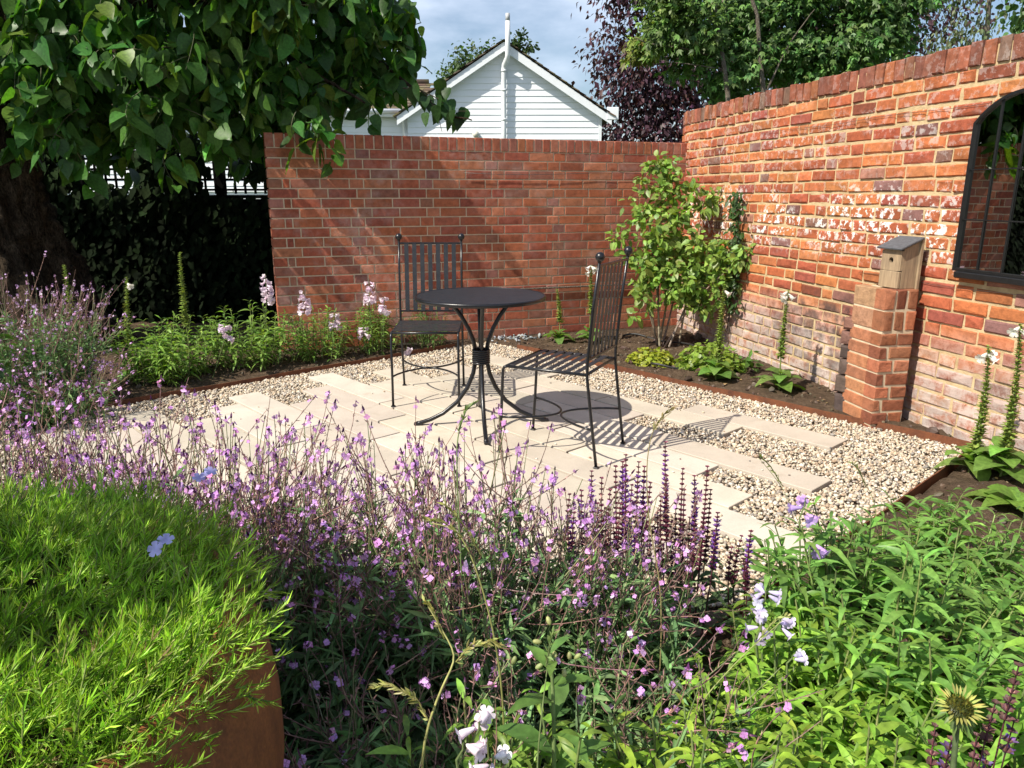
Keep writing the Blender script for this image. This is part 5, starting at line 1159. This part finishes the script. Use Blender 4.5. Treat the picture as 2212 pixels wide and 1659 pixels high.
def salvia(label, c, spikes, col=(.15, .042, .068), vio=(.19, .07, .36), leafn=120, group='purple salvias'):
    """spikes: (x, y, z top, length)"""
    z0 = gz(*c); root = thing('salvia', label, 'salvia', group=group); st = Acc(); fl = Acc(); lf = Acc(); S = np.array(spikes); n = len(S); b = np.column_stack([c[0] + (S[:, 0] - c[0]) * .55, c[1] + (S[:, 1] - c[1]) * .55, np.full(n, z0)]); tip = S[:, :3]
    Q = curve(b, tip, np.column_stack([(S[:, 0] - c[0]) * .12, np.zeros(n), np.zeros(n)]) + rng.normal(0, .006, (n, 3)), 10); tubes(st, Q, np.linspace(.0026, .0012, 10)[None], jit((.09, .03, .04), n, .2), 4)
    for i in range(n):
        L = S[i, 3]; H = tip[i, 2] - z0; m = int(L / .0135); t = 1 - np.linspace(0, L / H, m); X, T = along(Q[i:i + 1], t[None]); X, T = X[0], T[0]; bloom = rng.random() < .38; 
        for w in range(6):
            an = np.arange(m) * .6 + w * 1.047; D = norm(np.column_stack([np.cos(an), np.sin(an), np.full(m, .55)])); sz = np.linspace(.5, 1.05, m) ** .7 * .0135 * U(.8, 1.15, m); leaves(fl, X, D, np.tile(UP, (m, 1)) + D, sz, sz * .42, jit(col, m, .3, .1), 'ovate', .0, .5)
            if bloom:
                k = (np.linspace(0, 1, m) > .12) & (rng.random(m) < .75); 
                if k.any(): leaves(fl, X[k] + D[k] * .005, D[k] + UP * .3, np.tile(UP, (k.sum(), 1)), U(.009, .014, k.sum()), .0036, jit(vio, k.sum(), .25, .08), 'ovate', .2, .4)
    k = leafn; Xl, Tl = along(Q, U(.08, .55, (n, max(1, k // n)))); Xl = Xl.reshape(-1, 3); q = len(Xl); leaves(lf, Xl, np.column_stack([rng.normal(0, 1, q), rng.normal(0, 1, q), U(-.1, .6, q)]), np.tile(UP, (q, 1)), U(.04, .075, q), U(.007, .012, q), jit((.075, .13, .05), q, .25), 'lance', U(.1, .6, q), .2)
    st.build('stems', m_stem, root, 'stuff'); fl.build('flower_spikes', m_petal, root, 'stuff'); lf.build('leaves', m_grey_leaf, root, 'stuff')
def spk(lst, Y):
    o = []
    for x, y, L in lst:
        p = at(x, y, Y + U(-.12, .12)); o.append((p[0], p[1], p[2], L))
    return o
salvia('purple salvia clump in the middle of the front border, before the right chair', (.36, 1.88), spk([(1278, 1020, .2), (1300, 1035, .2), (1256, 1062, .16), (1330, 1010, .22), (1345, 1000, .24), (1352, 985, .26), (1380, 1000, .26), (1392, 1010, .2), (1318, 1060, .18), (1365, 1050, .2), (1405, 1045, .2), (1290, 1090, .18), (1240, 1110, .15), (1340, 1090, .18), (1310, 1100, .18), (1268, 1125, .15), (1325, 1130, .16), (1360, 1110, .18), (1385, 1090, .18), (1296, 1140, .14), (1375, 1140, .15), (1230, 1070, .14)], 1.88))
salvia('purple salvia clump with the tallest violet spikes, right of middle', (.52, 1.9), spk([(1437, 957, .27), (1440, 1030, .2), (1428, 1075, .2), (1475, 1015, .2), (1478, 1060, .22), (1500, 1030, .22), (1503, 1080, .2), (1528, 1010, .26), (1535, 1060, .22), (1460, 1090, .2), (1550, 1110, .18), (1520, 1110, .18), (1420, 1110, .18), (1450, 1130, .16), (1490, 1120, .16), (1410, 1140, .15), (1470, 1150, .15), (1540, 1150, .14), (1505, 1150, .14)], 1.9))
salvia('small purple salvia with two violet spikes at the gravel edge', (.66, 1.84), spk([(1602, 1160, .14), (1622, 1150, .15), (1580, 1185, .1), (1606, 1210, .1)], 1.84), leafn=50)
salvia('dusky salvia stems around the coneflower in the lower right corner', (.80, 1.02), spk([(2150, 1520, .07), (2190, 1560, .06), (2020, 1570, .08), (2055, 1600, .08), (2110, 1590, .08), (2200, 1440, .1), (2130, 1630, .07)], 1.02), (.17, .09, .08), (.17, .1, .26), 60)
PG = 'green penstemons in the front border'
penstemon('lush green penstemon clump filling the right of the front border', (.98, 1.72), .36, .43, 40, (.16, .31, .065), (.12, .17), .076, nl=10, single=90, group=PG)
penstemon('green penstemon clump against the steel edging at the right', (1.36, 2.12), .34, .36, 38, (.155, .29, .065), (.11, .15), .076, nl=10, single=60, group=PG)
penstemon('green penstemon clump at the lower right edge of the picture', (1.12, 1.30), .32, .36, 38, (.19, .35, .055), (.11, .15), .085, nl=10, single=70, group=PG)
penstemon('bright green penstemon clump in the lower middle right', (.62, 1.18), .30, .32, 50, (.24, .40, .05), (.08, .12), .1, nl=10, single=70, group=PG)
penstemon('bright green penstemon with pale bell flowers hanging at its left', (.70, 1.52), .22, .30, 40, (.21, .35, .05), (.075, .11), .105, nl=10, single=50, group=PG, spires=[sp(1655, 1275, 1.5, .06, 7), sp(1645, 1345, 1.45, .04, 4), sp(1685, 1335, 1.45, .03, 3), sp(1712, 1415, 1.4, .02, 2)], bloom=(.66, .60, .80), bell=.022)
penstemon('tall penstemon stem with lilac bells at the gravel edge', (.92, 1.92), .06, .4, 5, (.095, .2, .045), (.08, .11), .1, nl=9, group=PG, spires=[sp(1740, 1075, 1.9, .06, 4), sp(1760, 1160, 1.85, .03, 3)], bloom=(.5, .34, .68), bell=.03)
penstemon('leafy green penstemon with white bells at the bottom middle', (.02, 1.0), .22, .42, 34, (.20, .33, .055), (.08, .12), .11, nl=9, single=40, group=PG, spires=[sp(1035, 1560, .95, .03, 3), sp(1000, 1605, .93, .03, 3), sp(1065, 1630, .93, .03, 3)], bloom=(.8, .70, .77), bell=.024)
penstemon('green penstemon clump along the bottom edge right of middle', (.36, .98), .28, .37, 40, (.28, .42, .05), (.08, .12), .1, nl=9, single=50, group=PG)
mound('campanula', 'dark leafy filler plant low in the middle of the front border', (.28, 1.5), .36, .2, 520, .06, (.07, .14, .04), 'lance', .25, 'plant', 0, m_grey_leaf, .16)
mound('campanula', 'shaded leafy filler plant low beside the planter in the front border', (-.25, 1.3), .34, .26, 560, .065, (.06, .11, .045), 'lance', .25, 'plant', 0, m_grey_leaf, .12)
def primrose():
    root = thing('evening_primrose', 'broad leaved weed with pale buds and ribbed leaves at the bottom centre', 'weed'); c = np.array((.06, 1.06, gz(.06, 1.06))); top = at(1190, 1410, 1.06); Q = curve(c[None], top[None], np.array([[.01, 0, 0]]), 8); a = Acc(); tubes(a, Q, np.linspace(.006, .003, 8)[None], (.16, .22, .08), 6); a.build('stem', m_stem, root)
    t = np.array([.55, .62, .7, .76, .82, .88, .93, .97, 1.]); X, T = along(Q, t[None]); X = X[0]; an = np.arange(9) * 2.4 + .4; L = np.array((.15, .15, .14, .13, .12, .10, .09, .075, .06)) * .95
    for i in range(9):
        V, F = leaf_arrays(X[i:i + 1], np.array([(math.cos(an[i]), math.sin(an[i]), .75)]), UP[None], L[i:i + 1], L[i:i + 1] * .15, 'lance', np.array([.45]), .25, .06); a = Acc(); m = V[0].mean(0); a.add(V - m, F, jit((.12, .22, .05), 1, .1)); link('leaf', a.mesh('leaf', m_leaf), root, Matrix.Translation(Vector(m)))
    a = Acc(); n = 9; P = top + rng.normal(0, .022, (n, 3)) - UP * .01; rt = rand_rot(n); cb = jit((.42, .45, .2), n, .1)
    for i in range(n):
        a = Acc(); blobs(a, P[i:i + 1], np.array([(.0042, .0042, .008)]), cb[i:i + 1], 1, rt[i:i + 1]); a.build('bud', m_leaf, root)
primrose()
def grasses():
    def stalk(label, pts, Y, heads, col=(.28, .30, .10), r=.0022):
        Q = np.array([[at(x, y, Y + .02 * i) for i, (x, y) in enumerate(pts)]]); b = Q[0, 0].copy(); b[2] = gz(b[0], b[1]); Q = np.concatenate([b[None, None], Q], 1); root = thing('grass_stalk', label, 'grass stalk', group='dry grass stalks in the front border'); a = Acc(); K = 20; q = np.stack([np.interp(np.linspace(0, 1, K), np.linspace(0, 1, Q.shape[1]), Q[0, :, i]) for i in range(3)], 1)
        for _ in range(3): q[1:-1] = (q[:-2] + 2 * q[1:-1] + q[2:]) / 4
        tubes(a, q[None], np.linspace(r, r * .45, K)[None], col, 5); a.build('stem', m_stem, root); h = Acc()
        for (x0, y0, x1, y1) in heads:
            p, e = at(x0, y0, Y), at(x1, y1, Y); m = 22; t = np.linspace(0, 1, m)[:, None]; X = p * (1 - t) + e * t; X[:, 2] += .012 * np.sin(t[:, 0] * 3.1); D = norm((e - p) + rng.normal(0, .35, (m, 3)) * np.linalg.norm(e - p)); leaves(h, X, D, rng.normal(size=(m, 3)), U(.009, .018, m), .0021, jit(np.array(col) * 1.35, m, .15), 'lance', .1, .3); tubes(h, np.array([[X[0], X[m // 2], X[-1]]]), .0012, col, 4)
        h.build('seed_head', m_leaf, root, 'stuff')
    Y = .98
    stalk('pale branched seed stalk standing at the bottom centre left', [(905, 1655), (925, 1560), (960, 1470), (990, 1420), (960, 1370), (925, 1310)], Y, [(960, 1380, 917, 1300), (985, 1430, 1040, 1395), (1040, 1395, 1078, 1400), (925, 1555, 880, 1500), (880, 1500, 805, 1488)], (.34, .33, .12), .0026)
    stalk('thin green grass stalk crossing the table foot', [(1005, 1400), (990, 1100), (985, 950), (1005, 890)], 1.35, [(990, 930, 1020, 875)], (.16, .22, .08))
    stalk('tall grass stalk with arching tip rising in front of the salvias', [(1435, 1290), (1400, 1130), (1395, 1000), (1410, 920), (1450, 890)], 1.5, [(1410, 930, 1455, 885)], (.24, .2, .09), .0018)
    stalk('slim yellowing grass stalk with nodding head in the lower middle', [(1090, 1500), (1060, 1330), (1020, 1200), (985, 1140), (930, 1130)], 1.15, [(1000, 1160, 920, 1125), (1040, 1200, 960, 1090)], (.24, .24, .08))
    stalk('leaning grass stalk in front of the right hand penstemons', [(1500, 1530), (1600, 1420), (1690, 1340)], 1.2, [(1640, 1380, 1700, 1330)], (.26, .29, .1), .0018)
    stalk('upright green stem at the middle of the border bottom', [(1160, 1640), (1175, 1500), (1190, 1380)], 1.0, [(1180, 1440, 1195, 1370)], (.18, .24, .09), .0018)
    stalk('fine stem over the gravel beside the penstemons', [(1760, 1230), (1735, 1150), (1690, 1050), (1640, 990)], 1.9, [(1690, 1050, 1640, 985)], (.2, .22, .09), .0016)
    stalk('fine stem rising over the gravel at the right', [(1900, 1200), (1890, 1080), (1850, 1010)], 2.0, [(1870, 1050, 1840, 1000)], (.2, .22, .09), .0016)
grasses()
def coneflower():
    p = at(2072, 1530, .93); b = np.array((p[0] + .015, p[1] - .01, gz(p[0], p[1]))); root = thing('coneflower', 'green coneflower bud with short yellow rays in the lower right corner', 'flower'); a = Acc(); tubes(a, curve(b[None], (p - UP * .012)[None], np.array([[.005, 0, 0]]), 7), .0042, (.10, .14, .06), 7); a.build('stem', m_stem, root)
    N = norm(np.array((-.1, -.45, .9))); X = norm(np.cross(N, np.array((0, 1., 0)))); Y = np.cross(N, X); n = 160; k = np.arange(n); r = np.sqrt(k / n) * .019; th = k * 2.39996; a = Acc(); P = p + X * (r * np.cos(th))[:, None] + Y * (r * np.sin(th))[:, None] + N * (.012 * (1 - (r / .02) ** 2))[:, None]; needles(a, P, np.tile(N, (n, 1)) + rng.normal(0, .15, (n, 3)), rng.normal(size=(n, 3)), .006, .0013, jit((.16, .15, .03), n, .3)); blobs(a, (p - N * .002)[None], np.array([[.019, .019, .009]]), (.06, .08, .02), 2, np.stack([X, Y, N], 1)[None]); a.build('cone', m_leaf, root)
    a = Acc(); n = 34; th = np.arange(n) * 2 * math.pi / n + rng.normal(0, .05, n); D = X * np.cos(th)[:, None] + Y * np.sin(th)[:, None] + N * U(.1, .8, (n, 1)); leaves(a, p + D * .017, D, np.tile(N, (n, 1)), U(.012, .02, n), .0018, jit((.42, .42, .12), n, .15), 'lance', .0, .4); a.build('ray_petals', m_petal, root)
    a = Acc(); n = 40; th = U(0, 6.28, n); D = X * np.cos(th)[:, None] + Y * np.sin(th)[:, None] - N * U(.2, .8, (n, 1)); leaves(a, p + D * .014 - N * .006, D, np.tile(N, (n, 1)), U(.01, .02, n), .003, jit((.13, .2, .05), n, .2), 'lance', .3, .3); a.build('bracts', m_leaf, root)
coneflower()

# --- rusty planter brimming with moss phlox
PC, PR, PH = np.array((-.90, .84)), .56, .68
def planter():
    t = thing('corten_planter', 'round rusty steel planter at the left front, brimming with bright green phlox', 'planter', (PC[0], PC[1], 0)); N = 96
    pr = [(.36, .0), (.45, .06), (.51, .16), (.545, .28), (PR, .42), (PR, .50), (.55, .575), (.53, .63), (.50, PH), (.49, PH), (.51, .63), (.52, .56), (.48, .48)]
    def ring(prof, name, sm=True):
        V = np.array([[(r * math.cos(x), r * math.sin(x), z) for x in np.arange(N) * 2 * math.pi / N] for r, z in prof]); a = Acc(); a.add(V.reshape(1, -1, 3), {4: [(i * N + j, i * N + (j + 1) % N, (i + 1) * N + (j + 1) % N, (i + 1) * N + j) for i in range(len(prof) - 1) for j in range(N)]}, (1, 1, 1)); a.build(name, m_corten_dark, t, None, sm)
    ring(pr, 'bowl'); a = Acc(); th = np.arange(48) * 2 * math.pi / 48; V = np.concatenate([[[0, 0, .66]], np.column_stack([.505 * np.cos(th), .505 * np.sin(th), np.full(48, .635)])]); a.add(V[None], {3: [(0, 1 + k, 1 + (k + 1) % 48) for k in range(48)]}, (1, 1, 1)); a.build('compost', m_soil, t)
planter()
def phlox():
    root = thing('moss_phlox', 'bright green needle leaved phlox mat spilling over the rusty planter', 'plant'); n = 5200
    r = .505 * np.sqrt(U(0, 1, n)); th = U(0, 6.283, n); x, y = PC[0] + r * np.cos(th), PC[1] + r * np.sin(th); rn = r / .505
    hum = .05 * vnoise(x, y, 4.5, 21) + .035 * vnoise(x, y, 11, 22); z = .672 + hum * (1 - rn ** 3) + .015 * (1 - rn ** 2) - .05 * np.clip((rn - .86) / .14, 0, 1) ** 1.5
    P = np.column_stack([x, y, z]); out = np.column_stack([np.cos(th), np.sin(th), np.zeros(n)]); inside = (x > -1.5) & (y > .3) & (x / np.maximum(y, .05) > -1.25); P, out, rn = P[inside], out[inside], rn[inside]; n = len(P)
    D = norm(out * (.25 + .75 * rn)[:, None] + rng.normal(0, .55, (n, 3)) + UP * U(.25, 1., (n, 1)) * (1.15 - .6 * rn)[:, None]); L = U(.04, .085, n) * (1 + .25 * (rn > .9)); D[:, 2] += .1 * (rn > .8)
    Q = curve(P, P + D * L[:, None], np.column_stack([np.zeros(n), np.zeros(n), U(-.012, .004, n)]), 5); st = Acc(); tubes(st, Q, .0012, jit((.24, .28, .08), n, .2), 3); st.build('stems', m_stem, root, 'stuff')
    m = 30; t = np.linspace(.02, 1, m)[None] * np.ones((n, 1)); X, T = along(Q, t); X, T = X.reshape(-1, 3), T.reshape(-1, 3); k = len(X); side = norm(np.cross(T, rng.normal(size=(k, 3)))); tt = np.tile(np.linspace(0, 1, m), n)[:, None]
    Dn = norm(side * (1.0 - .55 * tt) + T * (.45 + .6 * tt) + UP * .1); C = jit((.27, .45, .05), k, .24, .07) * np.repeat(np.exp(rng.normal(0, .22, n) + .25 * vnoise(P[:, 0], P[:, 1], 8, 23)), m)[:, None]; a = Acc(); dry = np.repeat(rng.random(n) < .03, m) & (rng.random(k) < .7); C[dry] = (.3, .22, .1)
    needles(a, X, Dn, rng.normal(size=(k, 3)), U(.013, .024, k), U(.0007, .0012, k), C, -.12); a.build('leaves', m_phlox, root, 'stuff')
    fl = Acc(); F = np.array([at(336, 1186, 1.03), at(358, 1166, 1.05), at(445, 1024, 1.36), at(430, 1032, 1.36), at(455, 1018, 1.36)]); nrm = np.array([(-.1, -.8, .6), (.2, -.3, 1.), (-.3, -.3, 1.), (.3, -.4, 1.), (.4, -.2, .9)]); 
    for i in range(len(F)):
        fl = Acc(); florets(fl, F[i:i + 1], nrm[i:i + 1], .0125, np.array((.48, .47, .80)), 5, .1, .42); fl.build('flower', m_petal, root)
phlox()
def standard_tree():
    root = thing('standard_bay', 'clipped round headed bay tree on a bare stem, shading the phlox from the left', 'tree', (-1.66, .52, 0)); a = Acc(); tubes(a, np.array([[(0, 0, 0), (.01, 0, .8), (0, .01, 1.65), (0, 0, 1.9)]]), .016, (1, 1, 1), 8); a.build('trunk', m_bark_dark, root); a = Acc(); n = 900
    d = norm(rng.normal(size=(n, 3))); P = np.array((0, 0, 1.88)) + d * np.array((.34, .30, .20)) * (U(.2, 1, (n, 1)) ** .35); leaves(a, P, d + rng.normal(0, .4, (n, 3)), norm(UP + d + rng.normal(0, .3, (n, 3))), U(.05, .08, n), U(.014, .02, n), jit((.05, .1, .03), n, .2), 'ovate', .1, .2); a.build('crown', m_leaf, root, 'stuff')
standard_tree()
# ------------------------------------------------------------------ set every thing's Empty at its base
bpy.context.view_layer.update()
for o in list(col_main.objects):
    if o.type == 'EMPTY' and o.parent is None and o.location.length < 1e-6 and o.get('kind') != 'structure':
        P = [c.matrix_world @ Vector(b) for c in o.children if c.type == 'MESH' for b in c.bound_box]
        if not P: continue
        lo = Vector((min(p.x for p in P), min(p.y for p in P), min(p.z for p in P))); hi = Vector((max(p.x for p in P), max(p.y for p in P), lo.z)); b = (lo + hi) / 2; b.z = max(lo.z, 0.)
        o.location = b
        for c in o.children: c.location = c.location - b
